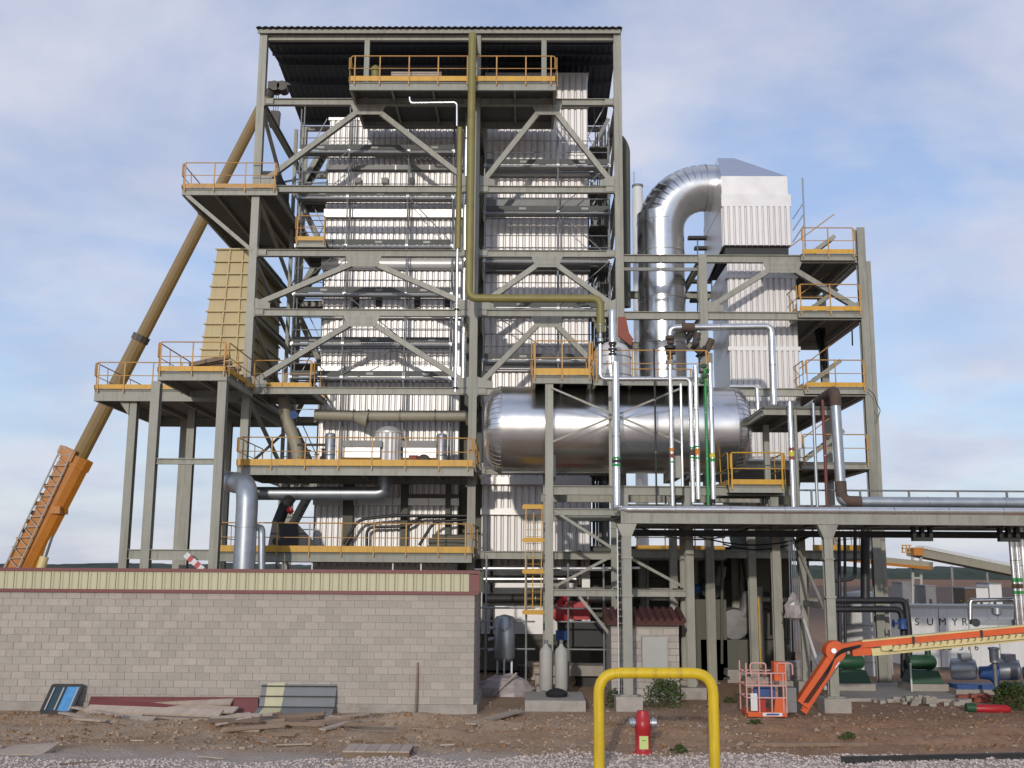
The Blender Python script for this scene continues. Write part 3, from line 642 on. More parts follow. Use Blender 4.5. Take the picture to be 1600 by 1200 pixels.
for px, lb in ((516, 'silver sheathed standpipe left of the white burner drum'), (690, 'silver sheathed standpipe right of the white burner drum')):
    x = PX(px, 40.6, 690); st = thing('standpipe', lb, 'standpipe', (x, 40.6, z1))
    MB().lathe([(.2, 0), (.2, 1.35), (.16, 1.42), (.1, 1.44)], (x, 40.6, z1)).build('sheath', 'galv', st, True)
    for h in (.3, .62, .95, 1.3): MB().cyl((x, 40.6, z1 + h - .015), (x, 40.6, z1 + h + .015), .215, n=18).build('band', 'seam', st, True)
x = PX(605, 41.2, 690)
dr = thing('burner_drum', 'ribbed white drum standing on the upper long platform', 'burner', (x, 41.6, z1))
mb = MB(); nrib = 40; vs = []
for h in (0, 1.55):
    for k in range(nrib): a = k * 2 * math.pi / nrib; rr = .53 - (.03 if k % 2 else 0); vs.append((x + rr * math.cos(a), 41.6 + rr * math.sin(a), z1 + h))
mb.add(vs, [(k, (k + 1) % nrib, nrib + (k + 1) % nrib, nrib + k) for k in range(nrib)] + [tuple(range(nrib, 2 * nrib))]); mb.build('shell', 'alu', dr)
MB().lathe([(.55, 0), (.55, .06), (.3, .25), (.05, .3)], (x, 41.6, z1 + 1.55)).build('cap', 'aluplain', dr, True)
for px, w, lb in ((568, .75, 'left silver burner box with grey lid on the upper long platform'), (657, .7, 'right silver burner box beside the brown machine')):
    x = PX(px, 41.2, 690); bb = thing('burner_box', lb, 'burner', (x, 41.2, z1))
    MB().box(x - w, 40.9, z1, x + w, 41.8, z1 + .35).build('base', 'casing', bb)
    MB().box(x - w * .9, 40.95, z1 + .35, x + w * .9, 41.75, z1 + .95).build('shell', 'aluplain', bb)
    MB().box(x - w, 40.88, z1 + .95, x + w, 41.82, z1 + 1.2).build('lid', 'gray', bb)
    MB().tube([(x - w, 40.8, z1 + .5), (x + w, 40.8, z1 + .5)], .04, None, 8).build('gas_line', 'rail', bb, True)
x = PX(662, 40.2, 700)
mc = thing('burner_fan', 'rusty brown fan machine behind the yellow rail', 'fan', (x, 40.3, z1))
MB().lathe([(.05, -.16), (.2, -.16), (.26, 0), (.2, .16), (.05, .16)], (x, 40.3, z1 + .36), (0, 1, 0)).build('fan_casing', 'rustpipe', mc, True)
MB().box(x - .5, 40.0, z1, x + .3, 40.6, z1 + .12).build('skid', 'rustpipe', mc); MB().cyl((x - .55, 40.3, z1 + .42), (x - .2, 40.3, z1 + .42), .16).build('motor', 'redprimer', mc, True)
fb = thing('valve_skid', 'dark red valve skid with orange hoses by the chute', 'valve skid', (PX(490, 40.5, 700), 40.5, z1))
for i, (px, h) in enumerate(((470, .5), (482, .75), (495, .6), (505, .8))):
    x = PX(px, 40.5, 700); MB().lathe([(.05, 0), (.05, h * .4), (.12, h * .45), (.12, h * .65), (.05, h * .7), (.05, h), (.1, h), (.1, h + .03)], (x, 40.5, z1)).build('valve', 'rustpipe' if i % 2 else 'rail', fb, True)
MB().tube([P(465, 695, 40.5), P(509, 695, 40.5)], .05, None, 8).build('manifold', 'rustpipe', fb, True)
# between the two long platforms
z2 = zD2
yb = 37.4
pipe('stack_pipe', 'fat galvanised pipe with elbow rising from the block building roof', [P(381, 893, yb - 3.5 + 2.2), P(381, 893, yb - 1.3) * 1 + V((0, 0, 2.9)), P(352, 752, yb + 1.2)], .36, 'galv', .75, seams=1.0, n=20)
pipe('stack_pipe', 'slim galvanised pipe with elbow beside the fat galvanised pipe', [P(409, 893, 36.2), P(409, 826, 36.2), P(396, 822, 38)], .12, 'galv', .25, seams=1.1)
pipe('air_pipe', 'long dark silver pipe hung beneath the upper long platform', [P(398, 771, 40.6), P(601, 771, 40.6), P(601, 742, 40.6)], .25, 'galv', .4, seams=1.6, n=18)
for (a, lb) in ((( (536, 850), (560, 812), (612, 806), (735, 806)), 'black pipe run bending up along the boiler foot'), (((573, 853), (573, 824), (640, 822), (655, 808), (735, 808)), 'lower black pipe loop above the lower long platform'), (((655, 852), (678, 815), (735, 812)), 'short slanted black pipe by the rolled matting')):
    pipe('black_pipe', lb, [P(p[0], p[1], 41.2 + .25 * len(a)) for p in a], .06, 'blackpipe', .3)
mr = thing('rolled_matting', 'pile of olive insulation matting on the lower long platform', 'insulation', (PX(700, 40, 850), 40, z2))
rn = random.Random(9)
for i in range(4):
    zz_ = z2 + .1 + i * .17; x0 = PX(672, 40, 850) + rn.uniform(-.05, .1); x1 = PX(728, 40, 850)
    MB().tube([(x0, 39.9, zz_), ((x0 + x1) / 2, 39.85, zz_ + rn.uniform(-.03, .05)), (x1, 39.9, zz_)], [.09, .105, .09], None, 10).build('mat_roll', 'casing', mr, True)
md = thing('feed_machine', 'black feeding machine with red cap on the lower long platform', 'machine', (PX(445, 40.4, 850), 40.4, z2))
MB().hexa([P(418, 856, 40), P(500, 856, 40), P(500, 856, 41.4), P(418, 856, 41.4), P(425, 818, 40), P(462, 815, 40), P(462, 815, 41.2), P(425, 818, 41.2)]).build('body', 'dark', md)
MB().tube([P(433, 820, 40.3), P(446, 788, 40.3), P(460, 770, 40.8)], .22, .2, 10).build('neck', 'dark', md, True)
MB().cyl(P(450, 800, 39.8), P(456, 795, 39.8), .13).build('red_cap', 'red', md, True)
for i, px in enumerate((510, 541)):
    pass
MB().box(PX(425, 40, 850), 39.3, z2 + .01, PX(585, 40, 850), 39.9, z2 + .12).build('sheet_stack', 'galv', label='flat grey sheets lying along the lower long platform', cat='metal sheets')
cw = thing('boiler_duct_row', 'few olive square ducts on the lower boiler cladding', 'duct', (-5.3, 42.6, z2))
for px, w_ in ((544, .2), (632, .14), (700, .1)): x = PX(px, 42.7, 790); MB().box(x - w_, 42.62, z2 + .3, x + w_, 42.92, zD1 - .3).build('duct', 'casing', cw)
MB().box(PX(640, 42.7, 770), 42.66, z2 + 2.2, XL1, 42.9, z2 + 2.36).build('header', 'casing', cw)
# ================================================================== RIGHT FRAME with flue duct
fr = thing('steel_gantry', 'grey green steel frame carrying the flue duct right of the tower', 'steel frame', (8.5, 42, 0))
X4, X5 = PX(1098, YT, 450), PX(1350, YT, 500)
ZC = [PZ(p, YT, 1200) for p in (405, 494, 613, 728, 866)]
column(fr, X4, YT, 0, ZC[0] + .15, .3); column(fr, X5, YT, 0, PZ(357, YT, 1340), .3)
column(fr, X4, 45.5, 0, ZC[0], .3); column(fr, X5 - .02, 45.5, 0, ZC[0], .3)
MB().ibar((X5 + .36, YT + .3, 0), (X5 + .36, YT + .3, ZC[0]), .16, .16, (0, 1, 0)).build('column', 'steel', fr)
for i, z in enumerate(ZC):
    for y in (YT, 45.5):
        if i < 2 or i == 4: MB().ibar((CX[2] + .15, y, z), (X4 - .15, y, z), .2, .3).build('beam', 'steel', fr)
        MB().ibar((X4 + .15, y, z), (X5 - .15, y, z), .2, .3).build('beam', 'steel', fr)
    for x in (X4, X5): MB().ibar((x, YT + .15, z), (x, 45.35, z), .18, .26).build('beam', 'steel', fr)
inv_v(fr, X4, X5, ZC[0] - .15, ZC[1] + .15, YT, .2, gw=.6)
MB().bar((CX[2] + .15, YT, ZC[0] - .42), (X4 - .2, YT, ZC[0] - .42), .1, .12).build('beam', 'gray', fr)
XD1 = X5 + .12
gl = 'orange railed platforms stepped up the right frame'
for i, (pl, py, lb) in enumerate(((1249, 397, 'topmost railed platform beside the flue duct hood'), (1245, 486, 'railed platform at the knees of the right inverted brace'), (1255, 605, 'railed platform below the flue duct joint with ladder'), (1250, 722, 'lowest railed platform on the right frame behind the big bent pipe'))):
    z = PZ(py, YT - .2, 1300)
    platform('platform', lb, PX(pl, YT, py), X5 + (.1 if i else -.05) - .22, YT - .25, 45.2, z, 'fl' if i in (1, 2) else 'f', .2, toe=(i < 3), group=gl)
    st = thing('stair_flight', ('thin stair flight rising from the ' + ('topmost', 'second', 'third', 'lowest')[i] + ' platform of the right frame'), 'stairs', (X5 - 1, 42.5, z))
    for dy in (0, .7): MB().bar((X5 - 2.3, 42.2 + dy, z), (X5 - .3, 42.2 + dy, z + 1.5), .05, .16).build('stringer', 'steel', st)
    for k in range(8): MB().box(X5 - 2.3 + .25 * k, 42.22, z + .1 + .185 * k, X5 - 2.05 + .25 * k, 42.88, z + .13 + .185 * k).build('tread', 'grating', st)
    MB().tube([(X5 - 2.3, 42.15, z + .9), (X5 - .3, 42.15, z + 2.4)], .022, None, 6).build('handrail', 'rail', st, True)
tp = thing('scaffold_mast', 'grey scaffold mast beside the flue duct hood', 'mast', (PX(1256, 41, 380), 41, ZC[0]))
MB().cyl((PX(1256, 41, 330), 41, ZC[0]), (PX(1256, 41, 330), 41, PZ(278, 41, 1256)), .03).build('mast', 'scaff', tp, True)
for k in range(3): MB().cyl(P(1239, 342 + 18 * k, 41), P(1256, 316 + 18 * k, 41), .025).build('stay', 'scaff', tp, True)
# flue duct: hood, corrugated box, lower shafts
fd = thing('flue_duct', 'tall rectangular flue duct with ribbed silver cladding and pyramid hood', 'duct', (9, 43, 3))
YF = 40.9; DF = 4.2
xa, xb = PX(1129, YF, 350), PX(1236, YF, 350)
zt3, zt2, zt1, zt0 = PZ(275, YF, 1180), PZ(304, YF, 1180), PZ(323, YF, 1180), PZ(384, YF, 1180)
MB().hexa([(xa, YF, zt3), (xb - .1, YF, zt3), (xb - .1, YF + DF, zt3), (xa, YF + DF, zt3), P(1121, 247, YF + 1.9), P(1147, 247, YF + 1.9), P(1147, 247, YF + 1.9) + V((0, .9, 0)), P(1121, 247, YF + 1.9) + V((0, .9, 0))]).build('hood', 'hoodskytint', fd)
MB().box(xa, YF, zt2, xb - .08, YF + DF, zt3 - .003).build('hood_panel', 'aluplain', fd)
MB().box(xa - .03, YF - .05, zt1, xb + .02, YF + DF, zt2 - .004).build('frame_panel', 'aluplain', fd)
MB().box(xa + .03, YF + .02, zt0 + .02, xb - .03, YF + DF - .03, zt1).build('duct_box', 'aluplain', fd)
clad_front(fd, xa, xb, YF, zt0 + .01, zt1 - .003)
MB().prism([(xa - .02, YF + .1, zt1), (xa - .02, YF + DF, zt1 + .3), (xa - .02, YF + DF, zt0 - .5), (xa - .02, YF + .1, zt0)], (.03, 0, 0)).build('side_panel', 'aluplain', fd)
MB().box(xa + .1, YF + .15, PZ(396, YF, 1180), xb - .1, YF + DF - .2, zt0).build('bearing_frame', 'dark', fd)
xc, xd = PX(1137, YF + .4, 450), PX(1244, YF + .4, 450)
YF2 = YF + .4
prev = PZ(412, YF2, 1180)
for (p1, band) in ((433, .16), (495, 0), (546, .16), (640, .14), (718, 0)):
    z = PZ(p1, YF2, 1190)
    clad_front(fd, xc, xd, YF2, z + .1, prev)
    if band: MB().box(xc - .06, YF2 - .08, z - .06, xd + .06, YF2 + .3, z + .1).build('flashing_band', 'aluplain', fd)
    prev = z - .06 if band else z
zlow = PZ(720, YF2, 1190)
MB().box(xc + .02, YF2 + .03, zlow, xd - .02, YF2 + 3.6, PZ(412, YF2, 1180)).build('shaft', 'aluplain', fd)
MB().hexa([(xc + .6, YF2 + .8, 3.2), (xd - .6, YF2 + .8, 3.2), (xd - .6, YF2 + 2.4, 3.2), (xc + .6, YF2 + 2.4, 3.2), (xc, YF2, zlow), (xd, YF2, zlow), (xd, YF2 + 3.6, zlow), (xc, YF2 + 3.6, zlow)]).build('outlet_cone', 'casing', fd)
# big bent round duct
YD = 43.4
bd = thing('round_duct', 'huge shiny round duct bending over into the flue hood', 'duct', P(1035, 580, YD))
x = PX(1034, YD, 480); zh = PZ(294, YD, 1080); rD = .98
zlo = PZ(600, YD, 1034)
pth = MB().path([(x, YD, zlo), (x, YD, zh), (xa + .3, YD, zh)], 1.9)
MB().tube([pth[0], pth[1]], rD, None, 32).build('riser', 'silver', bd, True)
nb = 12; arc = []
c0 = V((x + 1.9, YD, zh - 1.9))
for j in range(nb + 1): a = math.pi - j * math.pi / 2 / nb; arc.append(c0 + V((1.9 * math.cos(a), 0, 1.9 * math.sin(a))))
for j in range(nb): MB().tube([arc[j], arc[j + 1]] if False else [arc[j] , arc[j + 1]], rD + (.004 if j % 2 else 0), None, 32).build('elbow_segment', 'silver', bd, True)
MB().tube([arc[-1], (xa + .3, YD, zh)], rD, None, 32).build('top_run', 'silver', bd, True)
for pz in (350, 397, 470, 540): zc = PZ(pz, YD, 1034); MB().cyl((x, YD, zc - .015), (x, YD, zc + .015), rD + .012, n=32).build('seam_ring', 'seam', bd, True)
for xx in (PX(1100, YD, 294), PX(1127, YD, 294)): MB().cyl((xx, YD, zh), (xx + .03, YD, zh), rD + .015, n=32).build('seam_ring', 'seam', bd, True)
ck = thing('chimney', 'slim pale chimney far behind the round duct', 'chimney', (PX(997, 60, 350), 60, 0))
xk = PX(997, 60, 350); MB().lathe([(.36, 0), (.33, 25), (.28, PZ(290, 60, 997))], (xk, 60, 0)).build('shaft', 'white', ck, True)
MB().cyl((xk, 60, PZ(290, 60, 997) - .1), (xk, 60, PZ(290, 60, 997) + .02), .33).build('rim', 'gray', ck, True); MB().cyl((xk - .2, 60, PZ(290, 60, 997)), (xk - .2, 60, PZ(268, 60, 997)), .02).build('lightning_rod', 'gray', ck)
# walkways and small steel behind round duct
bw = thing('duct_walkway', 'dark small walkway between the round duct and flue shaft', 'walkway', (PX(1095, 43, 390), 43.5, PZ(395, 43, 1095)))
for py, pxa, pxb in ((372, 1075, 1120), (388, 1085, 1115), (440, 1078, 1112), (470, 1078, 1108)): MB().bar(P(pxa, py, 44.6), P(pxb, py, 44.6), .3, .12).build('beam', 'dark', bw)
for px in (1090, 1112): MB().cyl(P(px, 500, 44.4), P(px, 375, 44.4), .03).build('post', 'gray', bw)

# ================================================================== FEED WATER TANK on its frame
YK = 37.1
tk = thing('feed_tank', 'big horizontal silver clad storage tank with domed ends', 'tank', P(957, 742, YK))
xl, xr = PX(784, YK, 672), PX(1142, YK, 672); zc = PZ(672, YK, 957); rk = 1.5
MB().lathe([(rk, 0), (rk, xr - xl)], (xl, YK, zc), UX, 64).build('shell', 'silver', tk, True)
prof = [(rk, 0)]; 
for i in range(1, 9): a = i / 8 * math.pi / 2; prof.append((rk * math.cos(a) ** .62, .62 * math.sin(a)))
for s, x0, lb in ((-1, xl, 0), (1, xr, 0)):
    MB().lathe([(r_, s * h) for r_, h in prof], (x0, YK, zc), UX, 64).build('domed_end', 'silver', tk, True)
    nseg = 48
    for k in range(nseg):
        a = k * 2 * math.pi / nseg
        pts = [V((x0 + s * h * 1.004, YK + r_ * 1.004 * math.cos(a), zc + r_ * 1.004 * math.sin(a))) for r_, h in prof[:6]]
        if math.cos(a) < .2: MB().tube(pts, .007, None, 4).build('end_seam', 'seam', tk)
for k in range(8):
    xx = xl + (xr - xl) * k / 7; MB().cyl((xx - .012, YK, zc), (xx + .012, YK, zc), rk + .006, n=64).build('seam_ring', 'seam' if k in (0, 7) else 'silver', tk, True)
for px in (860, 1050):
    xx = PX(px, YK, 740); MB().prism([(xx - .15, YK - 1.2, zc - 1.75), (xx - .15, YK + 1.2, zc - 1.75), (xx - .15, YK + 1.1, zc - .9), (xx - .15, YK, zc - 1.3), (xx - .15, YK - 1.1, zc - .9)], (.3, 0, 0)).build('saddle', 'steel', tk)
YQ = 35.2
tf = thing('tank_frame', 'grey steel trestle carrying the silver storage tank', 'steel frame', (3.2, 37, 0))
zdk = PZ(766, YQ, 900)
cxs = [PX(858, YQ, 800), PX(975, YQ, 800), PX(1075, YQ, 800), PX(1207, YQ, 740)]
for i, x in enumerate(cxs):
    for y in (YQ, 38.9):
        MB().ibar((x, y, .35), (x, y, zdk - .15 if i else PZ(590, YQ, 858) - .2), .26, .26, (0, 1, 0), .022).build('column', 'steel', tf)
        MB().box(x - .4, y - .4, -.05, x + .4, y + .4, .35).build('footing', 'concrete', tf)
for y in (YQ, 38.9):
    MB().ibar((cxs[0] - .2, y, zdk), (cxs[3] + .6, y, zdk), .2, .3).build('beam', 'steel', tf)
    for py in (800, 926):
        z = PZ(py, YQ, 900)
        for a, b in ((0, 1), (1, 2)): MB().ibar((cxs[a] + .13, y, z), (cxs[b] - .13, y, z), .16, .22).build('beam', 'steel', tf)
for x in cxs[:3]:
    for z in (zdk, PZ(926, YQ, 900)): MB().ibar((x, YQ + .13, z), (x, 38.77, z), .16, .22).build('beam', 'steel', tf)
for a, b in (((866, 798), (965, 862)), ((868, 916), (968, 862)), ((985, 872), (1066, 916)), ((905, 932), (960, 1000))):
    for o in (0, .16): MB().bar(P(*a, YQ - .05 + o), P(*b, YQ - .05 + o), .06, .09).build('brace', 'steel', tf)
zx1, zx0 = PZ(606, YQ - .25, 957), PZ(691, YQ - .25, 957)
xq0, xq1 = PX(861, YQ, 650), PX(1062, YQ, 650)
MB().bar((xq0, YQ - .2, zx1), (xq1, YQ - .2, zx0), .05, .06).build('tie_rod', 'steel', tf); MB().bar((xq0, YQ - .12, zx0), (xq1, YQ - .12, zx1), .05, .06).build('tie_rod', 'steel', tf)
MB().ibar((PX(955, YQ + .2, 700), YQ + .1, zdk), (PX(955, YQ + .2, 700), YQ + .1, PZ(592, YQ, 957)), .16, .16, (0, 1, 0)).build('column', 'steel', tf)
# the platform on top of the tank
zp = PZ(588, YQ, 950)
platform('platform', 'orange cage platform over the left end of the silver tank', PX(832, YQ, 580), PX(924, YQ, 580), YQ - .2, 38.6, zp, 'flr', .22, toe_h=.22, rail_h=1.15)
platform('platform', 'narrow platform over the silver tank behind the silver risers', PX(927, YQ, 580), PX(1110, YQ, 580), YQ + .1, 38.6, zp, 'bf', .22, toe=False, rail_h=.9)
pz = zp
dv = thing('deaerator', 'pale silver domed vessel standing on top of the tank', 'vessel', (PX(956, 37, 580), 37, pz))
MB().lathe([(.66, 0), (.66, 1.05), (.62, 1.25), (.48, 1.42), (.25, 1.52), (.02, 1.55)], (PX(957, 37, 580), 37, pz), UZ, 36).build('shell', 'aluplain', dv, True)
for h in (.3, .95): MB().cyl((PX(957, 37, 580), 37, pz + h), (PX(957, 37, 580), 37, pz + h + .03), .675, n=36).build('seam_ring', 'seam', dv, True)
rs = thing('red_hanger', 'red primer steel hanger behind the domed vessel', 'bracket', P(972, 535, 38.6))
MB().prism([P(966, 495, 38.6), P(978, 495, 38.6), P(983, 520, 38.6), P(990, 530, 38.6), P(986, 540, 38.6), P(966, 525, 38.6)], (0, .12, 0)).build('plate', 'redprimer', rs)
# risers in front of the tank
YP = 33.6
def riser(label, px, py0, py1, wpx, bands=(), mtl='silverpipe', Y=YP, name='riser_pipe'):
    r = wpx / 2 * Y / FPX; x0 = PX(px, Y, (py0 + py1) / 2)
    return pipe(name, label, [(x0, Y, PZ(py0, Y, px)), (x0, Y, PZ(py1, Y, px))], r, mtl, seams=1.25, bands=[((x0, Y, PZ(b[0], Y, px)), UZ, b[1], b[2]) for b in bands])
xm_ = PX(963, YP, 700); zr = PZ(797, 32.3, 1000)
pipe('riser_pipe', 'thick silver riser turning right along the pipe bridge', [(xm_, YP, PZ(566, YP, 963)), (xm_, YP, zr), (xm_, 32.15, zr), (19, 32.15, zr)], .125, 'silverpipe', .3, seams=1.6,
     bands=[((xm_, YP, PZ(715, YP)), UZ, .07, 'greenbright'), ((xm_, YP, PZ(720, YP)), UZ, .1, 'dark'), ((xm_, YP, PZ(726, YP)), UZ, .09, 'greenbright')])
sv = thing('safety_valve', 'upright silver silencer with black valve above the thick riser', 'valve', (PX(957, YP, 560), YP, PZ(566, YP)))
xs_ = PX(957, YP, 530)
MB().lathe([(.1, 0), (.12, .02), (.12, 1.0), (.1, 1.08), (.06, 1.1)], (xs_, YP, PZ(535, YP))).build('silencer', 'silverpipe', sv, True)
for k, (h, r_) in enumerate(((0, .13), (.08, .08), (.16, .14), (.26, .1), (.34, .13))): MB().cyl((xs_, YP, PZ(554, YP) + h), (xs_, YP, PZ(554, YP) + h + .05), r_).build('valve_ring', 'dark', sv, True)
MB().cyl((xs_, YP, PZ(568, YP)), (xs_, YP, PZ(535, YP)), .06).build('stem', 'silverpipe', sv, True)
pipe('bypass_pipe', 'silver pipe looping under the tank platform and down again', [P(938, 535, YP), P(938, 592, YP), P(1078, 592, YP + .05), P(1083, 785, YP + .05)], .075, 'silverpipe', .18, seams=1.2,
     flanges=[(P(938, 536, YP), UZ, 'dark')], bands=[(P(1081, 700, YP + .05), UZ, .06, 'greenbright'), (P(1081, 707, YP + .05), UZ, .2, 'rustpipe'), (P(1081, 715, YP + .05), UZ, .06, 'greenbright')])
MB().lathe([(.05, 0), (.1, .02), (.1, .12), (.06, .16), (.06, .3), (.02, .32), (.02, .55), (.05, .56), (.05, .6)], P(938, 535, YP)).build('relief_valve', 'galv', smooth=True, label='small grey relief valve on the looping silver pipe', cat='valve')
riser('slim silver riser with orange band left of the looping pipe', 1049, 570, 790, 7, [(703, .12, 'bandorange'), (712, .12, 'redprimer'), (722, .05, 'greenbright')])
riser('slim silver riser with green and orange band between looping and green pipes', 1089, 572, 780, 7, [(698, .05, 'greenbright'), (706, .2, 'bandorange'), (716, .06, 'greenbright')])
riser('slim bare silver riser behind the orange banded riser', 1065, 600, 760, 4)
riser('silver riser with yellow green band next to the green pipe', 1112, 568, 780, 8, [(712, .12, 'bandyellow'), (719, .1, 'greenbright')])
riser('thin dark rod standing in front of the tank', 1024, 545, 790, 3, mtl='dark')
riser('bright green pipe standing between silver risers', 1104, 574, 790, 4.5, mtl='greenbright')
gv = thing('green_valve', 'green valve cluster on top of the green pipe', 'valve', P(1104, 580, YP))
for px, py in ((1100, 572), (1107, 580), (1101, 588), (1097, 596)): MB().lathe([(.03, -.1), (.09, -.03), (.09, .03), (.03, .1)], P(px, py, YP), (1, .3, .4), 10).build('valve', 'green', gv, True)
riser('silver riser with red and yellow band right of the tank', 1237, 628, 800, 8, [(702, .1, 'redprimer'), (709, .14, 'bandyellow'), (716, .1, 'redprimer')], Y=33)
riser('thin grey riser beside the red thin pipe', 1274, 630, 800, 5, Y=33, mtl='galv')
riser('thin dark red pipe left of the big bent pipe', 1289, 625, 800, 5, Y=33, mtl='redtrim')
riser('thin grey riser with no band behind the banded silver riser', 1245, 640, 800, 5, Y=33.4, mtl='steel')
pipe('vent_line', 'long silver pipe arching over to the right of the round duct', [P(1048, 545, 36.5), P(1046, 512, 36.5), P(1205, 510, 36.5), P(1209, 632, 36.5)], .12, 'silverpipe', .25, seams=1.3)
vc = thing('control_valve', 'rusty brown valve stack under the arching silver pipe', 'valve', P(1047, 575, 36.4))
for k, (py, r_, m_) in enumerate(((574, .12, 'galv'), (566, .18, 'galv'), (559, .1, 'rustpipe'), (551, .17, 'rustpipe'), (543, .2, 'dark'), (535, .12, 'rustpipe'), (528, .16, 'rustpipe'))):
    MB().lathe([(.04, -.1), (r_, -.05), (r_, .05), (.04, .1)], P(1047 + (k % 2), py, 36.3), UZ, 12).build('valve_body', m_, vc, True)
pv = thing('control_valve', 'dark brown pair of flanged valves hanging right of the valve stack', 'valve', P(1090, 560, 36.5))
MB().tube([P(1066, 512, 36.35), P(1085, 512, 36.35)], .17, None, 14).build('coupling', 'rustpipe', pv, True)
MB().tube([P(1090, 520, 36.3), P(1085, 545, 36.3), P(1102, 552, 36.3), P(1112, 530, 36.3)], .12, .2, 12).build('bend', 'rustpipe', pv, True)
for q in ((1085, 535), (1093, 548)): MB().cyl(P(*q, 36.2), P(q[0] + 4, q[1] + 3, 36.2), .24).build('hand_wheel', 'dark', pv, True)
MB().box(PX(1093, 36.6, 560), 36.4, PZ(580, 36.6), PX(1112, 36.6, 560), 36.9, PZ(552, 36.6)).build('junction_box', 'gray', label='grey junction box beside the dark flanged valves', cat='box')
pipe('bent_pipe', 'slim silver double bend over the right end of the tank', [P(1140, 604, 35.5), P(1183, 604, 35.5), P(1184, 640, 35.5)], .07, 'silverpipe', .15)
# canopy on a post and the lower orange platform
cn = thing('canopy', 'small grey steel canopy right of the tank end', 'canopy', P(1207, 675, 34.5))
MB().box(PX(1192, 33.6, 645), 33.4, PZ(640, 33.6, 1230), PX(1296, 33.6, 645), 37.8, PZ(636, 33.6, 1230)).build('roof_plate', 'grating', cn)
zq = PZ(644, 33.6, 1230)
for a, b in (((1192, 33.5), (1296, 33.5)), ((1192, 37.7), (1296, 37.7))): MB().ibar((PX(1192, 33.6, 645), a[1], zq), (PX(1296, 33.6, 645), a[1], zq), .12, .22).build('beam', 'steel', cn)
for px in (1193, 1244, 1295): MB().ibar((PX(px, 33.6, 645), 33.6, zq - .02), (PX(px, 33.6, 645), 37.6, zq - .02), .12, .2).build('beam', 'steel', cn)
for px in (1207, 1250): MB().bar((PX(px, 35, 690), 35.9, 5.6), (PX(px, 35, 690), 35.9, zq - .1), .18, .18).build('post', 'steel', cn)
platform('platform', 'bright orange railed platform at the right end of the tank', PX(1140, 34.6, 755), PX(1226, 34.6, 755), 34.6, 37.5, PZ(757, 34.6, 1180), 'flr', .2, toe_h=.16, railmat='toe')
YJ = 32.6
pipe('bent_pipe', 'big grey pipe with rusty elbows turning along the pipe bridge', [P(1252, 645, YJ + 4.5), P(1304, 611, YJ), P(1315, 783, YJ), P(1330, 784, YJ), (19, YJ, P(1330, 784, YJ).z)], .155, 'galv', .34, seams=2.2)
rb = thing('rusty_elbow', 'rusty brown elbow at the foot of the big grey pipe', 'elbow', P(1317, 783, YJ)); 
MB().tube([P(1313.2, 752, YJ), P(1315, 783.5, YJ), P(1345, 784, YJ)], .172, .36, 14).build('elbow', 'rustpipe', rb, True)
rb = thing('rusty_elbow', 'rusty brown elbow at the top of the big grey pipe', 'elbow', P(1304, 620, YJ))
MB().tube([P(1278, 628, YJ + 2.1), P(1304, 610.5, YJ), P(1306, 634, YJ)], .172, .3, 14).build('elbow', 'rustpipe', rb, True)

# ================================================================== PIPE BRIDGE
br_ = thing('pipe_bridge', 'grey green steel pipe bridge running off to the right', 'bridge', (10, 34, 0))
zt = PZ(808, 32.1, 1200)
MB().ibar((PX(970, 32.1, 808), 32.1, zt), (20, 32.1, zt), .22, .42, t=.025).build('main_beam', 'steel', br_)
MB().ibar((PX(970, 32.1, 808), 35.9, zt), (20, 35.9, zt), .22, .42, t=.025).build('main_beam', 'steel', br_)
MB().box(PX(975, 32.1, 808), 32.25, zt + .06, 20, 35.75, zt + .1).build('deck', 'grating', br_)
for i in range(9): xx = 3.2 + i * 2; MB().ibar((xx, 32.22, zt - .06), (xx, 35.78, zt - .06), .14, .22).build('cross_beam', 'steel', br_)
for px, y in ((980, 32.1), (1297, 32.1)):
    x = PX(px, y, 950)
    MB().ibar((x, y, .42), (x, y, zt - .22), .26, .26, (0, 1, 0), .022).build('column', 'steel', br_)
    MB().prism([(x - .3, y - .145, zt - .225), (x + .3, y - .145, zt - .225), (x + .14, y - .145, zt - .6), (x - .14, y - .145, zt - .6)], (0, .29, 0)).build('haunch', 'steel', br_)
    MB().box(x - .24, y - .24, .4, x + .24, y + .24, .44).build('base_plate', 'steel', br_); MB().box(x - .38, y - .38, -.1, x + .38, y + .38, .4).build('footing', 'concrete', br_)
    for hh in (3.2, 4.3): MB().box(x - .16, y - .16, hh, x + .16, y + .16, hh + .05).build('clamp', 'steel', br_)
for px, y in ((1070, 35.9), (1216, 35.9), (1255, 35.9)):
    x = PX(px, y, 950); MB().ibar((x, y, .5), (x, y, zt - .22), .24, .24, (0, 1, 0), .022).build('column', 'steel', br_); MB().box(x - .32, y - .32, -.1, x + .32, y + .32, .5).build('footing', 'concrete', br_)
xe = PX(1257, 35.9, 950); xf = PX(1297, 32.1, 950)
MB().bar((xe, 35.8, PZ(945, 34, 1280)), (xf, 32.3, PZ(945, 34, 1280)), .14, .18).build('tie_beam', 'steel', br_)
MB().bar((xe - .35, 35.6, 5.), (xf - .1, 32.4, 2.9), .08, .08).build('brace', 'steel', br_); MB().bar((xe - .2, 35.6, 2.7), (xf - .15, 32.4, .6), .08, .08).build('brace', 'white', br_)
hr = thing('bridge_handrail', 'dark two bar handrail along the pipe bridge', 'handrail', (11, 35.9, zt + .1))
for h in (.48, 1.0): MB().tube([(PX(972, 36, 760), 36.05, zt + .1 + h), (20, 36.05, zt + .1 + h)], .03, None, 8).build('rail', 'gray', hr, True)
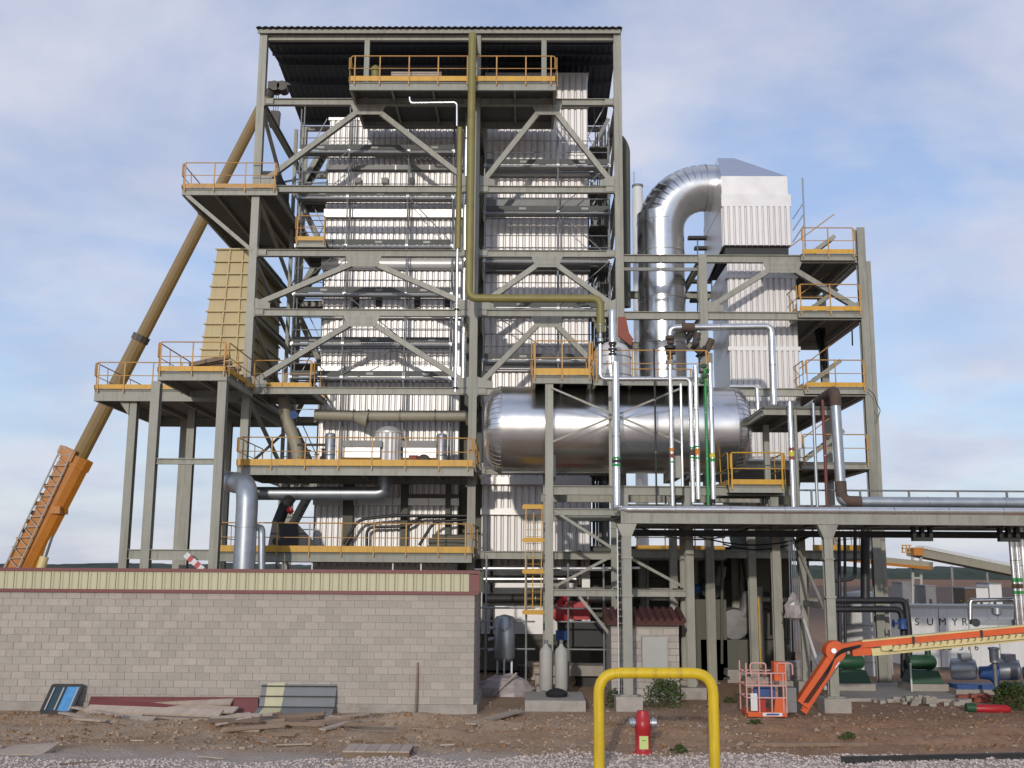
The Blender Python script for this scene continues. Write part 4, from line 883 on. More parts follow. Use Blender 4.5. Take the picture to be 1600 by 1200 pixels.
for i in range(11): xx = 3.1 + i * 1.62; MB().bar((xx, 36.05, zt + .05), (xx, 36.05, zt + 1.1), .06, .06).build('post', 'gray', hr); MB().bar((xx, 36.05, zt + 1.1), (xx + .3, 36.05, zt + 1.1), .05, .06).build('bracket', 'gray', hr)
for i, (y, r_, lb) in enumerate(((33.4, .09, 'silver pipe lying on the pipe bridge deck'), (34.2, .07, 'thin pipe lying further back on the pipe bridge deck'))):
    pipe('bridge_pipe', lb, [(3.4, y, zt + .2), (20, y, zt + .2)], r_, 'silverpipe', seams=2.4)
for px in (1440, 1575): 
    x = PX(px, 33, 830); c = thing('cable_hanger', 'dark twin window hanger under the pipe bridge, ' + ('left one with two openings' if px == 1440 else 'right one nearer the silver risers'), 'bracket', (x, 33, zt - .6))
    for dx in (-.25, 0, .25): MB().box(x + dx - .05, 32.9, zt - .55, x + dx + .05, 33.1, zt - .21).build('bar', 'dark', c)
    MB().box(x - .3, 32.9, zt - .65, x + .3, 33.1, zt - .54).build('foot_bar', 'dark', c)
MB().ibar((3.2, 34, zt - .42), (20, 34, zt - .42), .12, .2).build('tray_beam', 'dark', br_)
# the lower railed deck behind
platform('platform', 'yellow edged low platform behind the tank trestle', PX(990, 40.6, 862), PX(1132, 40.6, 862), 40.3, 43.5, PZ(862, 40.6, 1060), 'f', .25, railmat='rail', toe_h=.22)
platform('platform', 'yellow edged low platform seen under the pipe bridge', PX(1268, 40.3, 860), X5 - .2, 40.3, 44.5, PZ(861, 40.3, 1320), 'fr', .28, toe_h=.22)

ws = thing('post_row', 'row of thin white posts under the long platform above the block building', 'posts', (-6, 38.8, 3.6))
for px in (443, 488, 614, 658): x = PX(px, 38.8, 880); MB().bar((x, 38.8, 3.2), (x, 38.8, zD2 - .35), .05, .05).build('post', 'white', ws)
fr2 = thing('red_white_barrier', 'red and white striped barrier bar behind the block building roof edge', 'barrier', P(310, 893, 36))
a, b = P(290, 866, 36), P(322, 895, 36)
for k in range(6): MB().bar(a.lerp(b, k / 6), a.lerp(b, (k + 1) / 6), .06, .2).build('stripe', 'red' if k % 2 else 'white', fr2)

# ================================================================== BLOCK BUILDING
YB = 31.0; XB1 = PX(741, YB, 1000); XB0 = -17.5; DB = 4.4; ZPL, ZW, ZTOP = .24, PZ(928, YB, 700), PZ(892, YB, 700)
bb = thing('block_building', 'low grey concrete block building with cream and red parapet', 'building', ((XB0 + XB1) / 2, YB + DB / 2, 0))
MB().box(XB0 - .05, YB - .07, -.1, XB1 + .1, YB + DB, ZPL).build('plinth', 'concrete', bb)
MB().box(XB0, YB + .004, ZPL, XB1 - .02, YB + DB - .05, ZW).build('mortar_core', 'mortar', bb)
bw_, bh_ = .4, .2; n_c = 15; ch_ = (ZW - ZPL) / n_c
blk = MB().box(.005, 0, .005, bw_ - .005, .06, ch_ - .005)
bmesh_full = raw_mesh(blk, 'block', 'block')
cells = []
for c in range(n_c):
    x = XB1 - (0 if c % 2 == 0 else bw_ / 2)
    if c % 2: cells.append((XB1 - bw_ / 2, c, .5))
    while x > XB0 + bw_: x -= bw_; cells.append((x, c, 1.))
cells.sort(key=lambda q: (V((q[0] + .2, YB, ZPL + q[1] * ch_)) - CAM).length)
rest = MB()
rn = random.Random(11)
for i, (x, c, k) in enumerate(cells):
    yy = YB - .012 + rn.uniform(-.004, .004)
    if i < 300: part('block', None, bb, bmesh_full, (x, yy, ZPL + c * ch_), (k, 1, 1))
    else: rest.box(x + .005, yy, ZPL + c * ch_ + .005, x + bw_ * k - .005, yy + .06, ZPL + (c + 1) * ch_ - .005)
mrest = rest.build('block_courses', 'block', bb, kind='stuff')
side = MB()
for c in range(n_c):
    y = YB + .06 + (.2 if c % 2 else 0)
    while y < YB + DB - .4: side.box(XB1 - .05, y + .005, ZPL + c * ch_ + .005, XB1 + .004, y + .395, ZPL + (c + 1) * ch_ - .005); y += .4
side.build('side_courses', 'block', bb, kind='stuff')
# parapet
pa = MB().box(XB0, YB + .02, ZW, XB1 + .05, YB + DB, ZTOP - .02).build('parapet_core', 'mortar', bb)
MB().box(XB0, YB - .09, ZTOP - .075, XB1 + .14, YB + .12, ZTOP + .015).build('coping', 'redtrim', bb)
MB().box(XB0, YB - .09, ZW - .02, XB1 + .1, YB + .02, ZW + .07).build('drip_trim', 'redtrim', bb)
MB().box(XB1 - .14, YB - .11, ZW + .07, XB1 + .13, YB + .1, ZTOP - .1).build('corner_trim', 'redtrim', bb)
MB().box(XB1 + .05, YB + .1, ZW + .002, XB1 + .09, YB + DB, ZTOP - .01).build('side_panel', 'panelcream', bb)
MB().box(XB0, YB + .12, ZTOP - .3, XB1 + .05, YB + DB, ZTOP - .24).build('roof', 'gray', bb)
pw = .265; mbp = MB(); h = ZTOP - .075 - (ZW + .07)
pts = [(0, 0), (.03, -.035), (.07, -.035), (.1, -.012), (pw - .012, -.012), (pw - .006, 0)]
mbp.add([(x, y, 0) for x, y in pts] + [(x, y, h) for x, y in pts], [(i, i + 1, len(pts) + i + 1, len(pts) + i) for i in range(len(pts) - 1)])
pm = raw_mesh(mbp, 'panelcream', 'parapet_panel')
x = XB1 - .15 - pw
while x > XB0: part('parapet_panel', None, bb, pm, (x, YB - .02 , ZW + .07)); x -= pw

# things lying in front of the wall
def gnd(px, py): q = G(px, py); return V((q.x, q.y, gz(q.x, q.y)))
wf = thing('window_frame', 'dark window frame with blue film leaning on the block wall', 'window frame', gnd(85, 1112))
a = P(64, 1111, YB - .55); a.z = .02; w_, h_ = .83, .8; tl_ = V((.13, .36, h_ - .12))
def wq(u, v): return a + V((w_ * u, 0, 0)) + tl_ * v
for (u0, v0, u1, v1, t_) in ((0, 0, 0, 1, .07), (1, 0, 1, 1, .07), (0, 0, 1, 0, .07), (0, 1, 1, 1, .07), (.46, 0, .46, 1, .06)): MB().bar(wq(u0, v0), wq(u1, v1), t_, .06, (0, 1, 0)).build('frame_bar', 'dark', wf)
for u in (.1, .42, .9): MB().bar(wq(u, .08) + V((0, -.03, 0)), wq(u, .92) + V((0, -.03, 0)), .035, .03, (0, 1, 0)).build('sash_bar', 'offwhite', wf)
MB().add([wq(.03, .03), wq(.44, .03), wq(.44, .97), wq(.03, .97)], [(0, 1, 2, 3)]).build('pane', 'glass', wf); MB().add([wq(.48, .03), wq(.98, .03), wq(.98, .97), wq(.48, .97)], [(0, 1, 2, 3)]).build('pane', 'bluefilm', wf)
fl = thing('flashing_sheet', 'long dark red metal flashing leaning on the block wall', 'metal sheet', gnd(270, 1112))
qa, qb, qc, qd = P(136, 1106, YB - .3), P(403, 1114, YB - .3), P(403, 1090, YB - .12), P(142, 1089, YB - .12)
MB().prism([qa, qb, qc, qd], (0, .03, 0)).build('sheet', 'redtrim', fl); MB().bar(qd + V((0, -.01, 0)), qc + V((0, -.01, 0)), .05, .025).build('folded_lip', 'redtrim', fl)
ps = thing('panel_stack', 'stack of grey sheet panels with a pale yellow stripe leaning on the wall', 'panels', gnd(464, 1118))
zs = [.04, .19, .46, .72, .98]
xa_, xb_ = PX(405, YB - .3, 1090), PX(523, YB - .3, 1090)
for i in range(4):
    y0 = YB - .62 + .13 * i + (.2 if i == 0 else .2); y1 = y0 + .1
    MB().prism([(xa_ - (.05 if i == 0 else 0), y0 - (.25 if i == 0 else 0), zs[i]), (xb_, y0 - (.25 if i == 0 else 0), zs[i]), (xb_, y1, zs[i + 1] - .02), (xa_, y1, zs[i + 1] - .02)], (0, .03, 0)).build('panel', 'graypanel', ps)
    MB().prism([(xa_ + .15 - (.06 if i == 0 else 0), y0 - .012 - (.25 if i == 0 else 0), zs[i]), (xa_ + .63, y0 - .012 - (.25 if i == 0 else 0), zs[i]), (xa_ + .65, y1 - .012, zs[i + 1] - .02), (xa_ + .15, y1 - .012, zs[i + 1] - .02)], (0, .008, 0)).build('yellow_stripe', 'panelcream', ps)
    MB().bar((xa_ - .01, y1 - .02, zs[i + 1] - .01), (xb_ + .01, y1 - .02, zs[i + 1] - .01), .05, .03).build('panel_edge', 'dark', ps)
MB().bar((PX(649, YB - .25, 1118), YB - .3, 0), (PX(653, YB, 1035), YB - .04, PZ(1035, YB, 650)), .05, .07).build('timber_post', 'woodold', label='single brown timber post leaning on the block wall', cat='post')
rn = random.Random(21)
pale = [((124, 1108), (345, 1118)), ((147, 1100), (368, 1111)), ((135, 1113), (345, 1121)), ((176, 1103), (362, 1107)), ((158, 1119), (240, 1122)), ((170, 1115), (222, 1118))]
for i, ((x0, y0), (x1, y1)) in enumerate(pale):
    a, b = gnd(x0, y0 + 7), gnd(x1, y1 + 7); a.z += .07 + .075 * (i % 4); b.z += .07 + .075 * (i % 4)
    MB().bar(a, b, .3, .055, (0, -.45, 1)).build('plank', 'wood', label='pale wooden plank in the long pile before the red flashing', cat='plank', group='pale planks before the red flashing')
for i, ((x0, y0), (x1, y1)) in enumerate((((95, 1118), (178, 1137)), ((85, 1126), (160, 1140)), ((112, 1113), (186, 1131)))):
    a, b = gnd(x0, y0), gnd(x1, y1); a.z += .06 + .05 * i; b.z += .05 + .05 * i
    MB().bar(a, b, .17, .05).build('plank', 'wood', label='grey plank lying askew at the end of the pale pile', cat='plank', group='skewed grey planks')
for i in range(26):
    cx_, cy_ = rn.uniform(350, 570), 1138 + rn.uniform(-14, 12); g_ = gnd(cx_, cy_); an = rn.gauss(0, .45); L_ = rn.uniform(.5, 1.6)
    d = V((math.cos(an), math.sin(an), 0)) * L_ / 2; zz = rn.uniform(.04, .24)
    MB().bar(g_ - d + V((0, 0, zz * rn.uniform(.3, 1))), g_ + d + V((0, 0, zz)), rn.uniform(.08, .2), .035, (rn.uniform(-.2, .2), -.3, 1)).build('scrap_board', 'woodold' if i % 3 else 'wood', label='broken brown board in the scrap heap before the grey panels', cat='board', group='scrap boards before the grey panels')
pl = thing('pallet', 'brown wooden shuttering panel lying flat on the earth', 'pallet', gnd(590, 1180))
g0 = gnd(590, 1180); g0.z = max(gz(g0.x + d_, g0.y) for d_ in (-.5, 0, .5)) + .01
for i in range(6): MB().box(g0.x - .68 + .235 * i, g0.y - .42, g0.z + .1, g0.x - .455 + .235 * i, g0.y + .55, g0.z + .13).build('board', 'wood', pl)
for dy in (-.38, .05, .46): MB().box(g0.x - .68, g0.y + dy, g0.z - .06, g0.x + .72, g0.y + dy + .08, g0.z + .1).build('runner', 'woodold', pl)
g_ = gnd(35, 1178); MB().prism([(g_.x - .7, g_.y - .3, g_.z + .03), (g_.x + .5, g_.y - .15, g_.z + .02), (g_.x + .6, g_.y + .45, g_.z + .16), (g_.x - .3, g_.y + .3, g_.z + .12)], (0, 0, .035)).build('board_offcut', 'wood', label='pale flat board offcut lying on the stony ground', cat='board')
a, b = gnd(735, 1138), gnd(812, 1118); MB().bar(a + V((0, 0, .05)), b + V((0, 0, .12)), .3, .05).build('plank', 'wood', label='single plank on the earth by the block building corner', cat='plank')
a, b = gnd(1170, 1166), gnd(1355, 1166); MB().bar(a + V((0, 0, .03)), b + V((0, 0, .03)), .12, .08).build('timber_batten', 'woodold', label='long thin dark batten at the edge of the gravel', cat='batten')
a, b = gnd(1315, 1190), gnd(1640, 1186); a.z += .06; b.z += .06
MB().ibar(a, b, .12, .14, t=.02).build('steel_rail', 'dark', label='dark steel rail lying on the gravel', cat='rail')

# ================================================================== YELLOW GUARD AND HYDRANT
gy = G(1005, 1183).y - 1.75
hg = thing('guard_frame', 'bright yellow bent pipe guard before the red hydrant', 'guard', G(1025, 1220))
xg0, xg1 = PX(936, gy, 1150), PX(1116, gy, 1150); ztg = PZ(1052, gy, 1025)
MB().tube([(xg0, gy, -.3), (xg0, gy, ztg), (xg1, gy, ztg + .01), (xg1, gy, -.3)], .108, .42, 24).build('bent_pipe', 'yellow', hg, True)
for x in (xg0, xg1): MB().cyl((x, gy, -.02), (x, gy, .04), .2, n=20).build('collar', 'concrete', hg, True)
hq = G(1005, 1180); hy = thing('hydrant', 'red fire hydrant with silver caps and a yellow label', 'hydrant', hq)
s = 1.0
MB().lathe([(.17, -.05), (.205, 0), (.205, .06), (.18, .09), (.165, .11), (.165, .5), (.18, .52), (.18, .72), (.165, .74), (.13, .86), (.12, .93), (.03, .94)], hq, UZ, 24).build('barrel', 'red', hy, True)
for sgn in (-1, 1):
    MB().lathe([(.08, .12), (.08, .19), (.115, .2), (.115, .25), (.09, .255), (.09, .3), (.03, .315)], hq + V((0, 0, .68)), (sgn, -.1, 0), 10).build('outlet_cap', 'galv', hy, True)
MB().box(hq.x - .095, hq.y - .172, hq.z + .15, hq.x + .095, hq.y - .14, hq.z + .42).build('label_plate', 'label', hy); MB().box(hq.x - .04, hq.y - .1745, hq.z + .32, hq.x + .04, hq.y - .173, hq.z + .332).build('print_line', 'ink', hy)

# ================================================================== CRANE behind the left side
YCr = 53.0
cr = thing('mobile_crane', 'orange mobile crane with long telescopic boom rising behind the plant', 'crane', (PX(20, YCr, 885) - 1, YCr, 0))
A = P(22, 915, YCr); B = P(428, 132, YCr)
def along(t): return A.lerp(B, t)
bs = lambda px, py: ((P(px, py, YCr) - A).dot(B - A)) / (B - A).length_squared
t1, t2, t3 = bs(118, 715), bs(212, 520), bs(310, 325)
root = A - (B - A).normalized() * 3.4
def boxsec(w, h): return [(-w / 2, h * .5), (-w / 2, h * .18), (-w * .42, -h * .1), (-w * .27, -h * .35), (0, -h * .5), (w * .27, -h * .35), (w * .42, -h * .1), (w / 2, h * .18), (w / 2, h * .5)]
MB().loft(root, along(t1), boxsec(.9, 1.3), (-1, 0, 1)).build('base_boom', 'craneorange', cr)
for k, (ta, tb, w, h) in enumerate(((t1, t2, .6, .70), (t2, t3, .5, .58), (t3, .985, .44, .5))): MB().loft(along(ta - .01), along(tb), boxsec(w, h), (-1, 0, 1)).build('boom_section', 'craneyellow', cr); MB().loft(along(tb - .012), along(tb), boxsec(w + .1, h + .1), (-1, 0, 1)).build('boom_collar', 'cranedark', cr)
MB().loft(along(t1 - .015), along(t1 + .005), boxsec(1.02, 1.42), (-1, 0, 1)).build('boom_collar', 'craneorange', cr)
hd = B; MB().box(hd.x - .25, YCr - .3, hd.z - .35, hd.x + .65, YCr + .3, hd.z + .05).build('boom_head', 'cranedark', cr)
for dx in (.1, .5): MB().cyl((hd.x + dx, YCr - .34, hd.z - .2), (hd.x + dx, YCr + .34, hd.z - .2), .27, n=16).build('sheave', 'cranedark', cr, True)
hk = P(430, 188, YCr)
for dx in (-.12, 0, .12): MB().cyl((hk.x + dx, YCr, hk.z + .5), (hk.x + dx, YCr, hd.z - .2), .018, n=6).build('hoist_rope', 'cranedark', cr)
MB().hexa([(hk.x - .28, YCr - .2, hk.z - .35), (hk.x + .2, YCr - .2, hk.z - .45), (hk.x + .2, YCr + .2, hk.z - .45), (hk.x - .28, YCr + .2, hk.z - .35), (hk.x - .2, YCr - .15, hk.z + .5), (hk.x + .25, YCr - .15, hk.z + .45), (hk.x + .25, YCr + .15, hk.z + .45), (hk.x - .2, YCr + .15, hk.z + .5)]).build('hook_block', 'cranedark', cr)
# folded lattice jib beside the boom
ja, jb = P(-2, 905, YCr - .6), P(97, 696, YCr - .6); dj = (jb - ja); nj = V((dj.z, 0, -dj.x)).normalized()
if nj.x > 0: nj = -nj
jib = [(ja + nj * .0 + V((0, o, 0)), jb + V((0, o, 0))) for o in (0, .5)]; jib += [(p - nj * .62, q - nj * .62) for p, q in jib]
for p, q in jib: MB().cyl(p, q, .04, n=6).build('jib_chord', 'offwhite', cr, True)
ns = 13
for i in range(ns):
    for (c1, c2) in ((0, 2), (1, 3)):
        p = jib[c1][0].lerp(jib[c1][1], i / ns); q = jib[c2][0].lerp(jib[c2][1], (i + .5) / ns); r2 = jib[c1][0].lerp(jib[c1][1], (i + 1) / ns)
        MB().cyl(p, q, .022, n=5).cyl(q, r2, .022, n=5).build('jib_lacing', 'offwhite', cr)
MB().prism([jb + nj * .1, jb - nj * .75, jb - nj * .75 - dj.normalized() * .6, jb + nj * .1 - dj.normalized() * .4], (0, .5, 0)).build('jib_head', 'craneorange', cr)
for i in range(10):
    q = along(t1 * (.25 + .07 * i)) + nj * (.66 + .04 * (i % 2)); MB().box(q.x - .08, YCr - .5, q.z - .1, q.x + .07, YCr - .1, q.z + .1).build('boom_fitting', 'craneorange' if i % 2 else 'cranedark', cr)
for i in range(5):
    q = along(t1 - .004 * i) + nj * (.5 + .1 * i); MB().cyl(q, q - dj.normalized() * (.9 + .1 * i), .05, n=6).build('jib_hose', 'craneorange', cr, True)
ra, rb2 = P(62, 893, YCr), P(92, 800, YCr)
MB().cyl(ra - (rb2 - ra) * .8, ra.lerp(rb2, .25), .22).build('ram_cylinder', 'liftcream', cr, True); MB().cyl(ra.lerp(rb2, .2), rb2, .12).build('ram_rod', 'galv', cr, True); MB().box(rb2.x - .2, YCr - .5, rb2.z - .1, rb2.x + .25, YCr + .5, rb2.z + .25).build('ram_pivot', 'craneorange', cr)
bx_ = root.x
MB().box(bx_ - 4, YCr - 1.2, 1.5, bx_ + 2.2, YCr + 1.2, 2.6).build('superstructure', 'craneorange', cr); MB().box(bx_ - 6, YCr - 1.3, .8, bx_ + 7, YCr + 1.3, 1.45).build('carrier', 'craneorange', cr); MB().box(bx_ + 5, YCr - 1.25, 1.45, bx_ + 7, YCr + 1.25, 2.7).build('driver_cab', 'craneorange', cr)
for i in range(5):
    for sy in (-1, 1): MB().cyl((bx_ - 5 + 2.5 * i, YCr + sy * 1.05, .62), (bx_ - 5 + 2.5 * i, YCr + sy * 1.4, .62), .62, n=20).build('wheel', 'rubber', cr, True); MB().cyl((bx_ - 5 + 2.5 * i, YCr + sy * 1.38, .62), (bx_ - 5 + 2.5 * i, YCr + sy * 1.42, .62), .33, n=16).build('rim', 'craneorange', cr.children[-1], True)

# ================================================================== UNDER THE TANK: dim machinery
cs = thing('plant_casing', 'dull olive panelled casing wall deep under the pipe bridge', 'casing', (6, 44, 0))
for i in range(9):
    for j in range(4):
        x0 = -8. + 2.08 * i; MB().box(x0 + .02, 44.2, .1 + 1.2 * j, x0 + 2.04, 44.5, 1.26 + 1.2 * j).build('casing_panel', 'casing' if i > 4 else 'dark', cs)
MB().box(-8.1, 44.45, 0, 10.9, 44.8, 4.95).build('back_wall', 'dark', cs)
for i in range(7): x0 = 3.8 + 1.05 * i; MB().bar((x0, 44.1, 0), (x0, 44.1, 4.9), .14, .1, (0, 1, 0)).build('stiffener', 'steel', cs)
# ground-floor ceiling deck that keeps the bay in shade
MB().box(-1.6, 40.4, 4.55, 11.2, 44.1, 4.65).build('service_floor', 'grating', label='grey grating service floor under the boiler and flue duct', cat='floor')
ox = thing('orange_ladder', 'orange caged ladder left of the tank trestle column', 'ladder', (PX(835, 36, 960), 36, 1))
za_, zb_ = PZ(958, 36, 835), PZ(790, 36, 835)
for px in (821, 833, 846): MB().bar((PX(px - 1, 36, 960), 36 + (.35 if px == 833 else 0), za_), (PX(px + 1, 36, 790), 36 + (.35 if px == 833 else 0), zb_), .032, .04, (0, 1, 0)).build('stringer', 'toe', ox)
for py in (792, 844, 893, 957): MB().tube([P(818, py, 36), P(818, py, 36.7), P(849, py, 36.7), P(849, py, 36)], .05, .2, 8).build('cage_hoop', 'toe', ox, True); MB().box(PX(817, 36, py), 35.97, PZ(py + 3, 36), PX(849, 36, py), 36.02, PZ(py - 4, 36)).build('hoop_plate', 'toe', ox)
for k in range(16): z = za_ + (zb_ - za_) * k / 15.5; MB().cyl((PX(821, 36, 900), 36.2, z), (PX(846, 36, 900), 36.2, z), .009, n=5).build('rung', 'toe', ox)
lad2 = thing('orange_ladder', 'faint orange ladder deep in the bay behind the chain hoist', 'ladder', (PX(1180, 41, 1050), 41, 0))
for px in (1172, 1187): MB().bar((PX(px, 41, 1000), 41, .1), (PX(px, 41, 1000), 41, 3), .05, .05).build('stringer', 'toe', lad2)
for k in range(9): MB().cyl((PX(1172, 41, 1000), 41, .3 + .3 * k), (PX(1187, 41, 1000), 41, .3 + .3 * k), .018, n=6).build('rung', 'toe', lad2)
# grey pressure vessel
vq = G(788, 1052); vq.y = 37; vq = P(788, 1048, 36.5)
vv = thing('pressure_vessel', 'upright grey pressure vessel beside the block building corner', 'vessel', (vq.x, 36.5, 0))
zb0, zt0_ = PZ(1030, 36.5, 788), PZ(963, 36.5, 788); rv = .34
MB().lathe([(.05, zb0 - .1), (rv * .8, zb0 - .02), (rv, zb0 + .08), (rv, zt0_ - .1), (rv * .8, zt0_), (.05, zt0_ + .06)], (vq.x, 36.5, 0), UZ, 28).build('shell', 'galv', vv, True)
MB().tube([(vq.x - .1, 36.5 - rv - .02, zt0_ - .35), (vq.x, 36.5 - rv - .08, zt0_ - .45), (vq.x + .1, 36.5 - rv - .02, zt0_ - .35)], .03, .05, 8).build('handle', 'galv', vv, True)
for a_ in (.5, 2.6, 4.7): MB().bar((vq.x + rv * .8 * math.cos(a_), 36.5 + rv * .8 * math.sin(a_), 0), (vq.x + rv * .8 * math.cos(a_), 36.5 + rv * .8 * math.sin(a_), zb0 + .1), .06, .06).build('leg', 'galv', vv)
for k in range(3): MB().cyl((vq.x - rv, 36.5, zb0 + .3 + .35 * k), (vq.x - rv - .18, 36.4, zb0 + .3 + .35 * k), .06).build('nozzle', 'galv', vv, True)
wb = thing('wrapped_bale', 'grey plastic wrapped bundle on the ground by the pressure vessel', 'bundle', G(790, 1090)); q = G(790, 1088)
mb = MB(); nn = 10; rn = random.Random(2); vs = []; 
for j in range(6):
    for i in range(nn): a_ = i * 2 * math.pi / nn; k = (1 - (j / 5.6) ** 2.2) ** .5; vs.append((q.x + 1.0 * k * math.cos(a_) * rn.uniform(.8, 1.1), q.y + .3 + .5 * k * math.sin(a_) * rn.uniform(.8, 1.1), .62 * j / 5 * rn.uniform(.85, 1.1)))
mb.add(vs, [(j * nn + i, j * nn + (i + 1) % nn, (j + 1) * nn + (i + 1) % nn, (j + 1) * nn + i) for j in range(5) for i in range(nn)] + [tuple(range(5 * nn, 6 * nn))]); mb.build('film', 'plastic', wb); MB().bar((q.x - .4, q.y - .25, .05), (q.x + .35, q.y - .28, .75), .05, .06).build('lath', 'wood', wb)
# red engine
re = thing('diesel_engine', 'red engine pump set behind the trestle', 'engine', P(895, 985, 38)); ye = 38.2
def bxp(x0, y0, x1, y1, Y0, Y1, name, m_, parent): return MB().box(PX(x0, Y0, (y0 + y1) / 2), Y0, PZ(y1, Y0, x0), PX(x1, Y0, (y0 + y1) / 2), Y1, PZ(y0, Y0, x0)).build(name, m_, parent)
bxp(868, 950, 922, 968, ye, ye + .9, 'engine_block', 'red', re); bxp(884, 940, 918, 950, ye + .1, ye + .8, 'rocker_cover', 'red', re)
MB().lathe([(.05, -.3), (.3, -.25), (.34, 0), (.3, .25), (.05, .3)], P(877, 958, ye), UYv, 18).build('flywheel_housing', 'red', re, True)
MB().cyl(P(874, 945, ye), P(885, 928, ye), .13).build('air_filter', 'red', re, True); MB().cyl(P(878, 985, ye), P(878, 1000, ye), .22).build('pump_bowl', 'blue', re, True)
bxp(872, 972, 950, 1010, ye + .2, ye + 1, 'radiator', 'dark', re); bxp(862, 1040, 945, 1056, ye, ye + 1.2, 'skid', 'concrete', re)
for px, lb in ((853, 'white gas cylinder left of the trestle column'), (877, 'white gas cylinder with grey hose right of the trestle column')):
    x = PX(px, 34.2, 1050); cy = thing('gas_cylinder', lb, 'cylinder', (x, 34.2, 0)); z0 = .3
    MB().lathe([(.17, z0), (.2, z0 + .05), (.2, z0 + 1.15), (.17, z0 + 1.25), (.08, z0 + 1.33), (.05, z0 + 1.42)], (x, 34.2, 0), UZ, 20).build('shell', 'offwhite', cy, True); MB().cyl((x, 34.2, z0 + 1.4), (x, 34.2, z0 + 1.52), .06).build('valve', 'gray', cy, True)
MB().box(PX(820, 32, 1110), 31.6, -.1, PX(914, 32, 1110), 33.9, .3).build('concrete_slab', 'concrete', label='pale concrete slab at the foot of the gas cylinders', cat='slab')
q = G(868, 1098); MB().lathe([(.02, .0), (.3, .02), (.34, .1), (.2, .2), (.05, .24)], (q.x, 32.6, .3), UZ, 14).build('tarp_heap', 'rubber', smooth=True, label='black rubber heap lying on the pale slab', cat='heap')
# block hut
hy0 = 34.0
ht = thing('block_hut', 'small pale block hut with red tiled roof under the pipe bridge', 'hut', P(1006, 1080, hy0))
x0, x1, zt_ = PX(955, hy0, 1020), PX(1061, hy0, 1020), PZ(976, hy0, 1000)
MB().box(x0, hy0 + .02, 0, x1, hy0 + 2, zt_).build('core', 'mortar', ht); nb_ = int((x1 - x0) / .4)
for c in range(int(zt_ / .2)):
    xx = x0 + (-.2 if c % 2 else 0)
    while xx < x1 - .02:
        a_, b_ = max(xx, x0), min(xx + .4, x1)
        if b_ - a_ > .05: MB().box(a_ + .005, hy0 - .03, c * .2 + .005, b_ - .005, hy0 + .03, c * .2 + .195).build('block', 'hutblock', ht)
        xx += .4
rp_ = MB().prism([(x0 - .15, hy0 - .25, zt_), (x0 - .15, hy0 + 2.2, zt_), (x0 - .15, hy0 + 1., zt_ + .42), (x0 - .15, hy0 - .25, zt_ + .12)], (x1 - x0 + .3, 0, 0)).build('roof', 'tile', ht)
for i in range(11): xx = x0 - .12 + (x1 - x0 + .24) * i / 10; MB().tube([(xx, hy0 - .28, zt_ + .13), (xx, hy0 + 1., zt_ + .44)], .09, None, 8).build('tile_row', 'tile', rp_, True)
MB().box(PX(1002, hy0, 1020), hy0 - .3, PZ(1052, hy0, 1020), PX(1041, hy0, 1020), hy0 - .04, PZ(994, hy0, 1020)).build('electric_cabinet', 'offwhite', label='grey electric cabinet on the front of the block hut', cat='cabinet')
cd = thing('cable_ladder', 'perforated grey cable ladder climbing beside the bridge column', 'cable tray', (PX(972, 32.4, 1100), 32.5, 0)); xk = PX(971, 32.4, 950)
for dx in (-.1, .1): MB().bar((xk + dx, 32.45, .1), (xk + dx, 32.45, 5.3), .03, .06, (0, 1, 0)).build('side_rail', 'galv', cd)
for k in range(26): MB().box(xk - .1, 32.44, .2 + .2 * k, xk + .1, 32.47, .24 + .2 * k).build('rung', 'galv', cd)
for k in range(3): MB().cyl((xk - .05 + .05 * k, 32.42, .1), (xk - .05 + .05 * k, 32.42, 5.3), .018, n=6).build('cable', 'rubber', cd)
# scaffold frames on the ground by the red engine
for k, (pa_, pb_, pt, pbm, lb) in enumerate(((759, 822, 868, 1060, 'low grey tube frame beside the block building corner'), (888, 944, 880, 1060, 'low grey tube frame in front of the red engine'))):
    sf = thing('tube_frame', lb, 'scaffold', (PX(pa_, 37, 1000), 37, 0)); xa1, xb1_ = PX(pa_, 37, 1000), PX(pb_, 37, 1000)
    for x in (xa1, xb1_): MB().cyl((x, 37, 0), (x, 37, PZ(pt, 37)), .035, n=8).build('standard', 'scaff', sf, True)
    for py in (890, 950, 971, 1014): MB().cyl((xa1 - .4, 37, PZ(py, 37)), (xb1_ + .3, 37, PZ(py, 37)), .03, n=8).build('ledger', 'scaff', sf, True)
# low black machinery deep in the bay
for k, (px, py, s_, lb) in enumerate(((1145, 975, 1., 'dark blower with snout under the low platform'), (1110, 920, .7, 'dark gearbox with blue motor under the low platform'))):
    Y = 41.5; q = P(px, py, Y); bl_ = thing('blower', lb, 'blower', (q.x, Y, 0))
    MB().lathe([(.1, -.4 * s_), (.55 * s_, -.35 * s_), (.62 * s_, 0), (.55 * s_, .35 * s_), (.1, .4 * s_)], q, UYv, 22).build('casing', 'gray' if k == 0 else 'dark', bl_, True); MB().tube([q, q + V((.5 * s_, -.2, .5 * s_)), q + V((.6 * s_, -.2, 1.2 * s_))], .25 * s_, .3, 14).build('snout', 'gray', bl_, True)
    MB().cyl(q + V((-.6 * s_, -.1, 0)), q + V((-1.3 * s_, -.1, 0)), .25 * s_).build('motor', 'blue', bl_, True); MB().box(q.x - 1.3 * s_, Y - .5, 0, q.x + .7 * s_, Y + .5, q.z - .55 * s_).build('stand', 'casing', bl_)
rn = random.Random(77)
